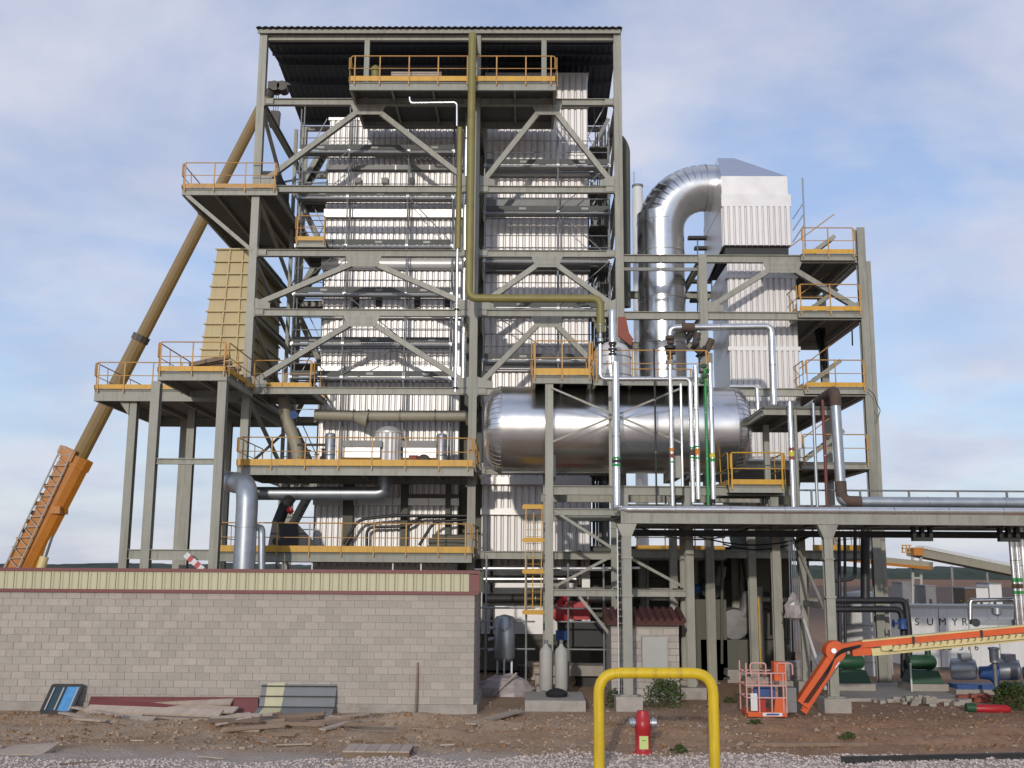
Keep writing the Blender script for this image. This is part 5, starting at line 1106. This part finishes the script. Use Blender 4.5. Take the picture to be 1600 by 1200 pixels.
for k in range(9):
    px = (768, 905, 1012, 1098, 1128, 1160, 1205, 1232, 1262)[k]; Y = 40.6 + rn.uniform(0, 2.5)
    pipe('down_pipe', 'dark vertical service pipe in the dim bay under the plant', [P(px, 860, Y), P(px, 1010 + rn.uniform(-40, 30), Y)], rn.uniform(.04, .1), ('blackpipe', 'casing', 'steel')[k % 3], group='dark service pipes in the bay')
for k, (py, Y, r_, m_, lb) in enumerate(((905, 41, .14, 'silverpipe', 'silver header pipe crossing the dim bay'), (935, 42.5, .18, 'dark', 'dark header pipe crossing the dim bay'), (888, 39.6, .06, 'silverpipe', 'thin bright pipe crossing above the orange ladder'))):
    pipe('header_pipe', lb, [P(755, py, Y), P(1000 if k else 900, py, Y)], r_, m_, seams=2)
hc = thing('chain_hoist', 'chain hoist with foil wrapped load hanging under the pipe bridge', 'hoist', P(1240, 1010, 34)); q = P(1240, 945, 34)
for dx in (-.12, -.03, .06, .14): MB().cyl((q.x + dx, 34, PZ(1015, 34)), (q.x + dx * .6, 34, PZ(830, 34)), .014, n=5).build('chain', 'galv', hc)
mb = MB(); rn = random.Random(6); vs = []; nn = 11; pr = [(.08, -.46), (.27, -.4), (.3, -.2), (.26, -.02), (.2, .1), (.14, .2), (.1, .28), (.04, .36)]
for r_, h_ in pr:
    for i in range(nn): a_ = i * 2 * math.pi / nn; k = rn.uniform(.72, 1.2); vs.append(q + V((r_ * k * math.cos(a_), r_ * k * math.sin(a_), h_ + rn.uniform(-.03, .03))))
mb.add(vs, [(j * nn + i, j * nn + (i + 1) % nn, (j + 1) * nn + (i + 1) % nn, (j + 1) * nn + i) for j in range(len(pr) - 1) for i in range(nn)]); mb.build('wrapped_load', 'plastic', hc)

# ================================================================== BOOM LIFT
YLf = 30.9
lf = thing('boom_lift', 'orange boom lift with pink railed basket lowered to the ground', 'boom lift', (14, YLf, 0))
bx0, bx1 = PX(1167, YLf - .4, 1110), PX(1229, YLf - .4, 1110); zb1 = PZ(1121, YLf - .4, 1198) + .02; y0, y1 = YLf - .45, YLf + .45
bs_ = MB().hexa([(bx0 + .02, y0, zb1), (bx1, y0, zb1), (bx1, y1, zb1), (bx0 + .02, y1, zb1), (bx0 + .02, y0, zb1 + .13), (bx1, y0, zb1 + .13), (bx1, y1, zb1 + .13), (bx0 + .02, y1, zb1 + .13)]).build('basket_floor', 'orange', lf)
for i, xx in enumerate((bx0, bx0 + .34, bx0 + .68, bx0 + 1.0, bx1)):
    for y in (y0, y1): MB().cyl((xx, y, zb1 + .1), (xx, y, zb1 + (1.42 if i in (0, 4) else 1.15)), .022, n=8).build('basket_post', 'pinkrail', lf, True)
for h in (.5, .82, 1.15):
    for y in (y0, y1): MB().cyl((bx0, y, zb1 + h), (bx1, y, zb1 + h), .022, n=8).build('basket_rail', 'pinkrail', lf, True)
    MB().cyl((bx0, y0, zb1 + h), (bx0, y1, zb1 + h), .022, n=8).build('basket_rail', 'pinkrail', lf, True)
for xx in (bx0 + .12, bx0 + .85): MB().tube([(xx, y0, zb1 + 1.12), (xx, y0, zb1 + 1.42), (xx + .42, y0, zb1 + 1.42), (xx + .42, y0, zb1 + 1.12)], .022, .08, 8).build('top_loop', 'pinkrail', lf, True)
MB().box(bx1 - .3, y0 + .05, zb1 + .95, bx1 + .02, y0 + .4, zb1 + 1.45).build('control_box', 'orange', lf); MB().box(bx0 + .25, y0 + .2, zb1 + .13, bx0 + .55, y0 + .5, zb1 + .45).build('tool_box', 'red', lf); MB().box(bx0 + .3, y0 + .5, zb1 + .4, bx0 + .9, y0 + .55, zb1 + .75).build('blue_sheet', 'blue', lf)
MB().box(bx0 + .1, y0 - .02, zb1 + .16, bx0 + .28, y0 - .005, zb1 + .62).build('name_plate', 'white', lf); MB().hexa([(bx1 - .35, y0, zb1 + .13), (bx1, y0, zb1 + .13), (bx1, y0 + .08, zb1 + .13), (bx1 - .35, y0 + .08, zb1 + .13), (bx1 - .3, y0, zb1 + .48), (bx1 - .05, y0, zb1 + .48), (bx1 - .05, y0 + .08, zb1 + .48), (bx1 - .3, y0 + .08, zb1 + .48)]).build('corner_plate', 'orange', lf)
MB().box(bx1 - .06, YLf - .25, zb1 + .1, bx1 + .32, YLf + .25, zb1 + .75).build('rotator', 'gray', lf)
j0, j1 = P(1252, 1100, YLf), P(1304, 1022, YLf)
MB().bar(bx1 * V((1, 0, 0)) + V((.3, YLf, zb1 + .3)), j0, .2, .25).build('pivot_arm', 'dark', lf)
MB().bar(j0, j1, .34, .34, (1, 0, 1)).build('jib_arm', 'orange', lf); MB().bar(P(1254, 1112, YLf), P(1300, 1040, YLf), .22, .1, (1, 0, 1)).build('jib_link', 'orange', lf)
MB().cyl(P(1262, 1106, YLf + .05), P(1312, 1034, YLf + .05), .05).build('jib_ram', 'galv', lf, True)
MB().lathe([(.1, -.2), (.28, -.2), (.3, 0), (.28, .2), (.1, .2)], P(1303, 1017, YLf), UYv, 18).build('knuckle', 'orange', lf, True)
k0 = P(1303, 1013, YLf); k1 = P(1345, 1007, YLf); kb = P(1610, 982, YLf); kend = k1 + (kb - k1) * 1.5
MB().bar(k0, k1, .28, .2).build('boom_nose', 'orange', lf); MB().bar(P(1330, 1019, YLf), P(1362, 1017, YLf), .26, .2).build('nose_block', 'orange', lf)
up_ = V((0, 0, 1))
MB().bar(k1, kend, .34, .16).build('fly_boom', 'orange', lf)
MB().bar(k1 + V((.25, .02, -.2)), kend + V((0, .02, -.2)), .36, .2).build('boom_underside', 'liftcream', lf)
MB().bar(k1 + V((0, .0, .1)), kend + V((0, 0, .1)), .3, .04).build('boom_top_strip', 'liftcream', lf)
d_ = (kend - k1).normalized()
tr0 = P(1388, 1013, YLf - .24)
MB().bar(tr0 + V((0, 0, -.06)), tr0 + d_ * 6.6 + V((0, 0, -.06)), .1, .05).build('cable_track_rail', 'liftcream', lf); MB().bar(tr0 + V((-.2, 0, .0)), tr0 + d_ * .1, .1, .12, w2=.1, h2=.16).build('cable_track_tip', 'liftcream', lf)
for i in range(34): q = tr0 + d_ * (.12 + .19 * i); MB().hexa([q + V(v) for v in ((0, -.04, -.04), (.12, -.04, -.04), (.12, .04, -.04), (0, .04, -.04), (.05, -.04, .07), (.17, -.04, .07), (.17, .04, .07), (.05, .04, .07))]).build('track_link', 'liftcream', lf)

for k in range(3): MB().tube([P(1256 + 3 * k, 1098, YLf - .17 - .03 * k), P(1290 + 3 * k, 1050, YLf - .19), P(1308, 1022 - 3 * k, YLf - .24), P(1345, 1010 - k, YLf - .22)], .018, .25, 6).build('hydraulic_hose', 'rubber', lf, True)
MB().box(bx0 + .42, y0 - .006, zb1 + .02, bx0 + .95, y0 - .001, zb1 + .11).build('decal', 'white', lf)
MB().prism([(bx0 + .5, y0 - .009, zb1 + .04), (bx0 + .84, y0 - .009, zb1 + .04), (bx0 + .88, y0 - .009, zb1 + .09), (bx0 + .54, y0 - .009, zb1 + .09)], (0, .002, 0)).build('decal_mark', 'blue', lf)
for k in range(3): q = k1 + d_ * (1.4 + 1.9 * k); MB().box(q.x - .02, YLf - .19, q.z - .1, q.x + .05, YLf - .172, q.z + .1).build('boom_clamp', 'dark', lf)
MB().cyl(P(1303, 1017, YLf - .26), P(1303, 1017, YLf + .26), .07).build('pivot_pin', 'galv', lf, True)
tb = kend; MB().box(tb.x - .8, YLf - 1, .9, tb.x + 2.4, YLf + 1, tb.z + .3).build('turntable', 'orange', lf); MB().box(tb.x - 1.4, YLf - 1, .4, tb.x + 2, YLf + 1, .9).build('chassis', 'gray', lf)
for dx in (-1.1, 1.6):
    for sy in (-1, 1): MB().cyl((tb.x + dx, YLf + sy * .95, .45), (tb.x + dx, YLf + sy * 1.3, .45), .45, n=18).build('wheel', 'rubber', lf, True)

# ================================================================== PUMPS, TANK, SIGN, FAR CONVEYORS
pad = MB().box(PX(1315, 35.5, 1085), 34.6, -.1, PX(1500, 35.5, 1085), 39.5, .1).build('pump_pad', 'concrete', label='low dusty concrete pad carrying the pumps', cat='pad')
def green_pump(px, lb):
    Y = 37.5; q = P(px, 1070, Y); t = thing('pump', lb, 'pump', (q.x, Y, .1), 'green pumps on the pad')
    MB().box(q.x - .62, Y - .7, .1, q.x + .62, Y + .6, .32).build('plinth', 'concrete', t)
    MB().hexa([(q.x - .55, Y - .5, .33), (q.x + .55, Y - .5, .33), (q.x + .55, Y + .4, .33), (q.x - .55, Y + .4, .33), (q.x - .42, Y - .4, .72), (q.x + .42, Y - .4, .72), (q.x + .42, Y + .3, .72), (q.x - .42, Y + .3, .72)]).build('base_frame', 'green', t)
    MB().lathe([(.05, -.45), (.2, -.42), (.24, -.2), (.24, .2), (.2, .42), (.05, .45)], (q.x, Y, .98), UX, 18).build('motor', 'green', t, True)
    MB().lathe([(.1, 0), (.1, .3), (.17, .3), (.17, .36)], (q.x + .25, Y, 1.1), UZ, 14).build('outlet', 'green', t, True); MB().lathe([(.08, -.1), (.26, -.08), (.26, .08), (.08, .1)], (q.x + .25, Y, .98), UYv, 18).build('volute', 'green', t, True)
    MB().cyl((q.x - .62, Y - .75, 0), (q.x - .62, Y - .75, 1.0), .03).build('guard_post', 'white', t)
green_pump(1329, 'green pump set right behind the bridge column'); green_pump(1441, 'green pump set in front of the white sign wall')
for px, lb in ((1524, 'grey motor with blue pump left of the other motor on a blue skid'), (1592, 'dark motor and blue pump by the right silver risers')):
    Y = 36.8; q = P(px, 1050, Y); t = thing('motor_pump', lb, 'pump', (q.x, Y, 0), 'motor pumps on blue skids')
    MB().box(q.x - .9, Y - .6, 0, q.x + .9, Y + .5, .22).build('plinth', 'concrete', t); MB().box(q.x - .8, Y - .45, .22, q.x + .8, Y + .35, .36).build('skid', 'blue', t)
    MB().lathe([(.1, -.5), (.34, -.46), (.36, -.3), (.34, .2), (.3, .3), (.12, .34)], (q.x - .3, Y, .82), (1, -.35, 0), 20).build('motor', 'galv', t, True)
    for k in range(10): pass
    MB().box(q.x - .5, Y - .2, 1.1, q.x - .15, Y + .15, 1.32).build('terminal_box', 'galv', t); MB().lathe([(.08, -.3), (.2, -.28), (.22, 0), (.3, .1), (.3, .3), (.1, .34)], (q.x + .35, Y - .2, .72), (1, -.35, 0), 18).build('pump_casing', 'blue', t, True)
    MB().tube([(q.x + .55, Y - .2, .8), (q.x + .6, Y - .2, 1.5)], .08).build('delivery_pipe', 'galv', t, True)
wt = thing('water_tank', 'white round tank behind the black pipe loops', 'tank', P(1350, 1015, 44)); q = P(1352, 1010, 44)
MB().lathe([(1.0, 0), (1.0, PZ(925, 44) - .15), (.8, PZ(925, 44) + .05), (.1, PZ(925, 44) + .15)], (q.x, 44, 0), UZ, 36).build('shell', 'white', wt, True)
for k in range(3): MB().cyl((q.x, 44, .5 + .7 * k), (q.x, 44, .54 + .7 * k), 1.01, n=36).build('hoop', 'offwhite', wt, True)
Yp = 38.4
for pts, r_, lb in ((((1352, 828), (1352, 935)), .16, 'fat black downpipe hanging from the pipe bridge'), (((1336, 826), (1336, 905), (1300, 908)), .06, 'thin black pipe with elbow under the pipe bridge'), (((1303, 938), (1415, 938), (1420, 985), (1420, 1090)), .12, 'upper black pipe loop in front of the white tank'), (((1303, 952), (1408, 952), (1412, 990), (1412, 1060)), .11, 'lower black pipe loop in front of the white tank'), (((1311, 840), (1313, 1040)), .06, 'thin black vertical pipe beside the bridge column'), (((1320, 840), (1321, 1030)), .05, 'thinnest black vertical pipe near the bridge column')):
    pipe('black_pipe', lb, [P(a_, b_, Yp) for a_, b_ in pts], r_, 'blackpipe', .25)
gt = thing('gate_valve', 'blue gate valve on the black pipe loops', 'valve', P(1410, 975, 38.1)); MB().lathe([(.06, -.2), (.16, -.16), (.12, 0), (.16, .16), (.06, .2)], P(1410, 975, 38.1), UZ, 12).build('body', 'blue', gt, True); MB().cyl(P(1396, 974, 38.1), P(1410, 974, 38.1), .04).build('stem', 'blue', gt); MB().lathe([(.12, -.02), (.15, 0), (.12, .02)], P(1396, 974, 38.1), UX, 14).build('hand_wheel', 'blue', gt, True)
# white sign wall (site container)
Yw = 46.0
sg = thing('site_container', 'white site container lettered in black behind the boom lift', 'container', P(1500, 1035, Yw))
cx0, cx1, cz1 = PX(1422, Yw, 990), PX(1700, Yw, 990), PZ(946, Yw, 1500)
MB().box(cx0, Yw, .12, cx1, Yw + 2.4, cz1 - .12).build('body', 'white', sg); MB().box(cx0 - .03, Yw - .03, cz1 - .12, cx1 + .03, Yw + 2.43, cz1).build('roof_edge', 'offwhite', sg); MB().box(cx0, Yw + .03, -.05, cx1, Yw + 2.3, .12).build('base', 'gray', sg)
nw = 6
for i in range(1, nw): xx = cx0 + (cx1 - cx0) * i / nw; MB().box(xx - .015, Yw - .008, .13, xx + .015, Yw, cz1 - .13).build('panel_joint', 'gray', sg)
def letter(chr_, px, py0, py1, Y, parent, m_='ink'):
    cu = bpy.data.curves.new('t', 'FONT'); cu.body = chr_; cu.size = 1; cu.extrude = .004; o = bpy.data.objects.new('t', cu); COL.objects.link(o)
    dg = bpy.context.evaluated_depsgraph_get(); me = bpy.data.meshes.new_from_object(o.evaluated_get(dg)); bpy.data.objects.remove(o)
    xs = [v.co.x for v in me.vertices]; ys = [v.co.y for v in me.vertices]
    zlo, zhi = PZ(py1, Y, px), PZ(py0, Y, px); sc_ = (zhi - zlo) / (max(ys) - min(ys)); xc_ = (min(xs) + max(xs)) / 2; X_ = PX(px, Y, py1)
    w0 = V(parent['_w'])
    for v in me.vertices: x, y, z = v.co; v.co = V((X_ + (x - xc_) * sc_, Y - .012 + z, zlo + (y - min(ys)) * sc_)) - w0
    me.materials.clear(); me.materials.append(MT[m_]); o = bpy.data.objects.new('letter', me); COL.objects.link(o); o.parent = parent; o['_w'] = tuple(w0)
for chr_, px in (('S', 1433), ('U', 1453.5), ('M', 1473), ('Y', 1492), ('R', 1508), ('C', 1545)): letter(chr_, px, 966, 977, Yw, sg)
for chr_, px in (('9', 1448), ('1', 1457), ('3', 1474), ('8', 1484), ('5', 1502), ('1', 1514), ('6', 1526)): letter(chr_, px, 1006, 1016, Yw, sg)
# silver risers at the right edge with tray
for i, (pxa, pxb, lb) in enumerate(((1577, 1582, 'leftmost silver drop pipe at the far end of the bridge'), (1585, 1592, 'middle silver drop pipe with green band at the far end of the bridge'), (1594, 1603, 'thickest silver drop pipe at the far end of the bridge'))):
    Y = 34.5; a_, b_ = P(pxa, 822, Y), P(pxb, 985 if i < 2 else 1075, Y); b_.x = a_.x + .05
    pipe('drop_pipe', lb, [a_, b_], (.07, .075, .12)[i], 'silverpipe', seams=1, bands=[(a_.lerp(b_, .52), UZ, .12, 'greenbright'), (a_.lerp(b_, .58), UZ, .14, 'rustpipe'), (a_.lerp(b_, .64), UZ, .1, 'greenbright')])
Yr = 35.2
pipe('header_pipe', 'silver header pipe loop above the motor pumps', [P(1516, 968, Yr), P(1516, 938, Yr), P(1640, 936, Yr)], .07, 'silverpipe', .1)
rt = thing('pump_rack', 'blue grey drip tray rack above the motor pumps', 'rack', P(1560, 970, Yr))
MB().box(PX(1520, Yr, 966), Yr - .3, PZ(971, Yr), PX(1640, Yr, 966), Yr + .3, PZ(962, Yr)).build('tray', 'galv', rt); MB().cyl(P(1525, 973, Yr - .3), P(1525, 973, Yr), .13).build('wheel', 'dark', rt, True); MB().lathe([(.05, 0), (.16, .05), (.16, .25), (.05, .32)], P(1558, 962, Yr), UZ, 14).build('pot', 'galv', rt, True); MB().cyl(P(1588, 975, Yr), P(1588, 938, Yr), .08).build('leg', 'silverpipe', rt, True)
sp_ = thing('strainer', 'grey strainer pot on a thin stand before the motor pumps', 'strainer', P(1557, 1075, 34.4)); q = P(1557, 1080, 34.4)
MB().cyl((q.x, 34.4, 0), (q.x, 34.4, PZ(1032, 34.4)), .06).build('stand', 'gray', sp_, True); MB().lathe([(.06, 0), (.14, .06), (.14, .42), (.17, .44), (.17, .5), (.05, .52)], (q.x, 34.4, PZ(1032, 34.4)), UZ, 14).build('pot', 'galv', sp_, True)
rbk = thing('buoy_pipe', 'red capped hose roll lying on the earth', 'hose', gnd(1545, 1113)); q = gnd(1545, 1113)
MB().lathe([(.03, -.5), (.1, -.46), (.12, -.3), (.12, .4), (.06, .5)], q + V((.1, 0, .1)), (1, -.12, 0), 16).build('red_body', 'red', rbk, True); MB().cyl(q + V((-.62, .06, .12)), q + V((-.36, .04, .11)), .13).build('dark_end', 'green', rbk, True)
# rubble heaps
for cx_, cy_, w, h, lb, m_ in ((1440, 1100, 1.5, .3, 'pale broken concrete rubble before the pump pad', 'concrete'), (1520, 1095, 1.0, .22, 'red brick rubble beside the pale rubble', 'redprimer')):
    q = gnd(cx_, cy_); rb_ = thing('rubble_heap', lb, 'rubble', q); rn = random.Random(cx_)
    for i in range(26):
        a_ = rn.uniform(0, 6.3); d = rn.random() ** .7 * w; s_ = rn.uniform(.06, .2); zz = max(0, h * (1 - d / w)) ; c = q + V((d * math.cos(a_), .45 * d * math.sin(a_), zz * .7))
        MB().hexa([c + V((sx_ * s_ * rn.uniform(.5, 1), sy_ * s_ * rn.uniform(.5, 1), sz_ * s_ * .7 * rn.uniform(.5, 1))) for sx_, sy_, sz_ in ((-1, -1, -1), (1, -1, -1), (1, 1, -1), (-1, 1, -1), (-1, -1, 1), (1, -1, 1), (1, 1, 1), (-1, 1, 1))]).build('chunk', m_, rb_)
# bushes
def bush(q, r, h, n, lb, m_='leaf', seed=0):
    rn = random.Random(seed); t = thing('bush', lb, 'bush', q); mb = MB()
    for i in range(7): a_ = rn.uniform(0, 6.3); e = q + V((r * .6 * math.cos(a_), r * .4 * math.sin(a_), h * rn.uniform(.6, .95))); MB().cyl(q, e, .018, .006, 5).build('stem', 'stem', t)
    for i in range(n):
        a_ = rn.uniform(0, 6.3); d = rn.random() ** .5; hh = rn.random() ** .8; k = r * d * (1 - .55 * hh ** 2) * (1 + .4 * noise.noise(V((a_ * 1.3, hh * 3, seed)))); c = q + V((k * math.cos(a_), k * .7 * math.sin(a_), hh * h * (1 + .3 * noise.noise(V((a_, seed, 0))))))
        u = V((rn.gauss(0, 1), rn.gauss(0, 1), rn.gauss(0, .7))).normalized(); w = u.cross(V((rn.gauss(0, 1), rn.gauss(0, 1), rn.gauss(0, 1)))).normalized(); s_ = rn.uniform(.03, .065) * (1 if r < 3 else 3)
        mb.add([c - u * s_, c + w * s_ * .45, c + u * s_, c - w * s_ * .45], [(0, 1, 2, 3)])
    mb.build('foliage', m_, t, kind='stuff')
bush(V((PX(1040, 32.6, 1080), 32.8, 0)), .7, .8, 1100, 'green weed bush growing before the block hut', seed=1)
bush(V((PX(962, 32.4, 1090), 32.6, 0)), .35, .5, 350, 'small weed tuft left of the bridge column foot', seed=2)
bush(V((PX(1585, 33, 1090), 33, 0)), .8, .75, 1500, 'low leafy bush beside the strainer stand', seed=3)
bush(V((PX(1500, 60, 945), 60, .3)), 1.7, 1.9, 1800, 'yellow green shrub behind the site container', 'leaflight', seed=4)
for i, (px, py) in enumerate(((1115, 1107), (1140, 1098), (1325, 1160), (1300, 1112), (1062, 1178), (1180, 1135))): bush(gnd(px, py), .22, .16, 90, ('tiny weed tuft by the boom lift basket', 'tiny weed tuft between the guard and the basket', 'tiny weed tuft at the dark batten', 'tiny weed tuft by the right bridge footing', 'tiny weed tuft right of the hydrant', 'tiny weed tuft before the boom lift basket')[i], seed=10 + i)
# far conveyors, huts, poles
Yc = 120.
cv = thing('conveyor', 'long cream inclined conveyor with orange head in the far yard', 'conveyor', P(1430, 905, Yc))
MB().bar(P(1425, 862, Yc), P(1640, 905, Yc + 10), 1.6, .9).build('gallery', 'creamduct', cv); MB().bar(P(1437, 855, Yc), P(1640, 896, Yc + 10), 1.2, .35).build('cover', 'white', cv); MB().box(PX(1423, Yc, 860), Yc - 1, PZ(864, Yc), PX(1438, Yc, 860), Yc + 1, PZ(852, Yc)).build('head', 'craneorange', cv)
for px in (1426, 1439): MB().bar(P(px, 945, Yc), P(px, 868, Yc), .25, .25).build('leg', 'offwhite', cv)
for py in (889, 903, 917): MB().bar(P(1426, py, Yc), P(1439, py, Yc), .2, .2).build('cross_tie', 'offwhite', cv)
for px in (1410, 1416, 1421): MB().bar(P(px, 863, Yc), P(px, 852, Yc), .12, .12).build('rail_post', 'rail', cv)
for py in (852, 857, 863): MB().bar(P(1409, py, Yc), P(1424, py, Yc), .12, .12).build('rail_bar', 'rail', cv)
c2 = thing('conveyor', 'lower cream conveyor with orange stripe ending under the inclined one', 'conveyor', P(1400, 890, Yc)); MB().bar(P(1300, 868, Yc + 5), P(1455, 884, Yc - 2), 1.2, .8).build('gallery', 'creamduct', c2); MB().bar(P(1300, 873, Yc + 4.2), P(1455, 888, Yc - 2.8), .4, .3).build('stripe', 'craneorange', c2)
for px, pt, lb in ((1490, 880, 'slim grey lighting pole under the inclined conveyor'), (1545, 890, 'slim grey pole beside the white far cabins')): q = P(px, 935, 100); MB().cyl(V((q.x, 100, 0)), (q.x, 100, PZ(pt, 100)), .18, .12, 8).build('pole', 'gray', smooth=True, label=lb, cat='pole')
for (x0, x1, y0, y1, m_, lb) in ((1526, 1545, 914, 936, 'white', 'left white cabin in the far yard'), (1547, 1566, 908, 936, 'white', 'right white cabin with raised box in the far yard'), (1447, 1463, 912, 936, 'gray', 'grey open cabinet in the far yard'), (1411, 1424, 907, 938, 'gray', 'grey machine under the far conveyor head'), (1508, 1524, 915, 930, 'rustpipe', 'brown shed in the far yard')):
    Y = 90; t = thing('cabin', lb, 'cabin', (PX(x0, Y, y1), Y, 0)); MB().box(PX(x0, Y, y1), Y, 0, PX(x1, Y, y1), Y + 2.5, PZ(y0, Y)).build('body', m_, t); MB().box(PX(x0, Y, y1) - .05, Y - .05, PZ(y0, Y) + .003, PX(x1, Y, y1) + .05, Y + 2.6, PZ(y0, Y) + .12).build('roof', 'gray', t); MB().box(PX(x0 + 5, Y, y1), Y - .04, 0.05, PX(x0 + 9, Y, y1), Y - .005, 1.9).build('door', 'dark', t)
fn = thing('yard_fence', 'grey wire fence far behind the white tank', 'fence', (PX(1450, 75, 940), 75, 0))
for i in range(26): xx = 22 + i * 1.6; MB().bar((xx, 75, 0), (xx, 75, 2), .06, .06).build('post', 'gray', fn)
for z in (.4, 1.1, 1.9): MB().bar((22, 75, z), (63, 75, z), .03, .03).build('wire', 'gray', fn)

# ---- more clutter in the dim bay and loose cables
def sag(a, b, d, n=10): a = V(a); b = V(b); return [a.lerp(b, i / n) - V((0, 0, d * 4 * (i / n) * (1 - i / n))) for i in range(n + 1)]
for (pa_, pb_, Y, d, lb) in (((1000, 824), (1170, 826), 33.2, .35, 'black cable sagging under the left end of the pipe bridge'), ((1060, 826), (1290, 828), 34.6, .5, 'longer black cable sagging under the pipe bridge'), ((1130, 850), (1265, 838), 35.2, .3, 'short black cable slung by the chain hoist')):
    MB().tube(sag(P(*pa_, Y), P(*pb_, Y), d), .025, None, 6).build('cable', 'rubber', smooth=True, label=lb, cat='cable')
MB().tube([P(1356, 608, 39.6), P(1366, 616, 39.5), P(1370, 632, 39.5), P(1376, 640, 39.5), P(1372, 652, 39.5)], .015, .2, 5).build('cable', 'rubber', smooth=True, label='loose thin cable end dangling from the right frame column', cat='cable')
MB().tube([P(1330, 470, 43), P(1332, 540, 43.2)], .03, None, 6).build('cable', 'rubber', smooth=True, label='dark hose hanging inside the right frame', cat='hose')
tpn = thing('tarpaulin', 'dark tarpaulin hanging under the second right frame platform', 'tarpaulin', P(1280, 570, 42.5))
mb = MB(); rn = random.Random(4); vs = []
for j in range(7):
    for i in range(6): vs.append(P(1268 + i * 4.2 * (1 - j * .11) + j * 3, 500 + j * 13, 42.5 + .12 * math.sin(i * 2.1 + j) ))
mb.add(vs, [(j * 6 + i, j * 6 + i + 1, (j + 1) * 6 + i + 1, (j + 1) * 6 + i) for j in range(6) for i in range(5)]); mb.build('sheet', 'rubber', tpn, True)
rn = random.Random(31)
for k, (px, py, Y, w, h, m_, lb) in enumerate(((1208, 1040, 40, .9, .5, 'woodold', 'low stack of brown boards deep in the bay'), (1240, 1030, 41, 1.0, .7, 'plastic', 'pale wrapped pallet load deep in the bay'), (1150, 1050, 40.5, .7, .45, 'concrete', 'concrete machine base deep in the bay'), (838, 1005, 41, .8, .6, 'wood', 'pale stack of cut timber behind the orange ladder'), (818, 985, 40.2, .35, .55, 'dark', 'black box behind the pressure vessel'), (920, 1050, 39, .9, .4, 'dark', 'dark plant crate behind the low tube frame'), (1275, 1030, 42, .6, .9, 'gray', 'grey locker deep behind the bridge column'))):
    q = P(px, py, Y); t = thing('bay_stack', lb, 'stack', (q.x, Y, 0)); n_ = 4; zz = 0
    for i in range(n_):
        hh = h / n_; dx = rn.uniform(-.05, .05); MB().box(q.x - w / 2 + dx, Y - .4 + rn.uniform(-.05, .05), zz + .002, q.x + w / 2 + dx, Y + .4, zz + hh).build('layer', m_, t); zz += hh
for k, (px, Y, lb) in enumerate(((1150, 43.2, 'dull green column standing alone behind the dark blower'), (1186, 42.2, 'dull green column right of the dark blower'), (1004, 43, 'dull green column behind the block hut roof'))):
    x = PX(px, Y, 950); t = thing('bay_column', lb, 'column', (x, Y, 0)); MB().ibar((x, Y, .1), (x, Y, 4.5), .26, .26, (0, 1, 0), .02).build('shaft', 'steel', t); MB().box(x - .25, Y - .25, 0, x + .25, Y + .25, .1).build('base', 'concrete', t)
    MB().bar((x, Y - .15, 2.9), (x + 2.2, Y - .15, 2.9), .1, .14).build('rail_arm', 'steel', t)

rn = random.Random(44)
for i in range(9):
    px, py = ((60, 1130), (215, 1160), (300, 1150), (460, 1165), (660, 1150), (700, 1165), (525, 1195), (330, 1185), (120, 1192))[i]
    g_ = gnd(px, py); an = rn.uniform(-.7, .7); L_ = rn.uniform(.3, .8); d = V((math.cos(an), math.sin(an), 0)) * L_ / 2
    MB().bar(g_ - d + V((0, 0, .025)), g_ + d + V((0, 0, .05)), rn.uniform(.04, .12), .025).build('wood_splinter', 'wood' if i % 2 else 'woodold', label='small stray wood splinter lying on the earth before the block wall', cat='splinter', group='stray wood splinters')

for o in bpy.data.objects:
    if '_w' in o: del o['_w']
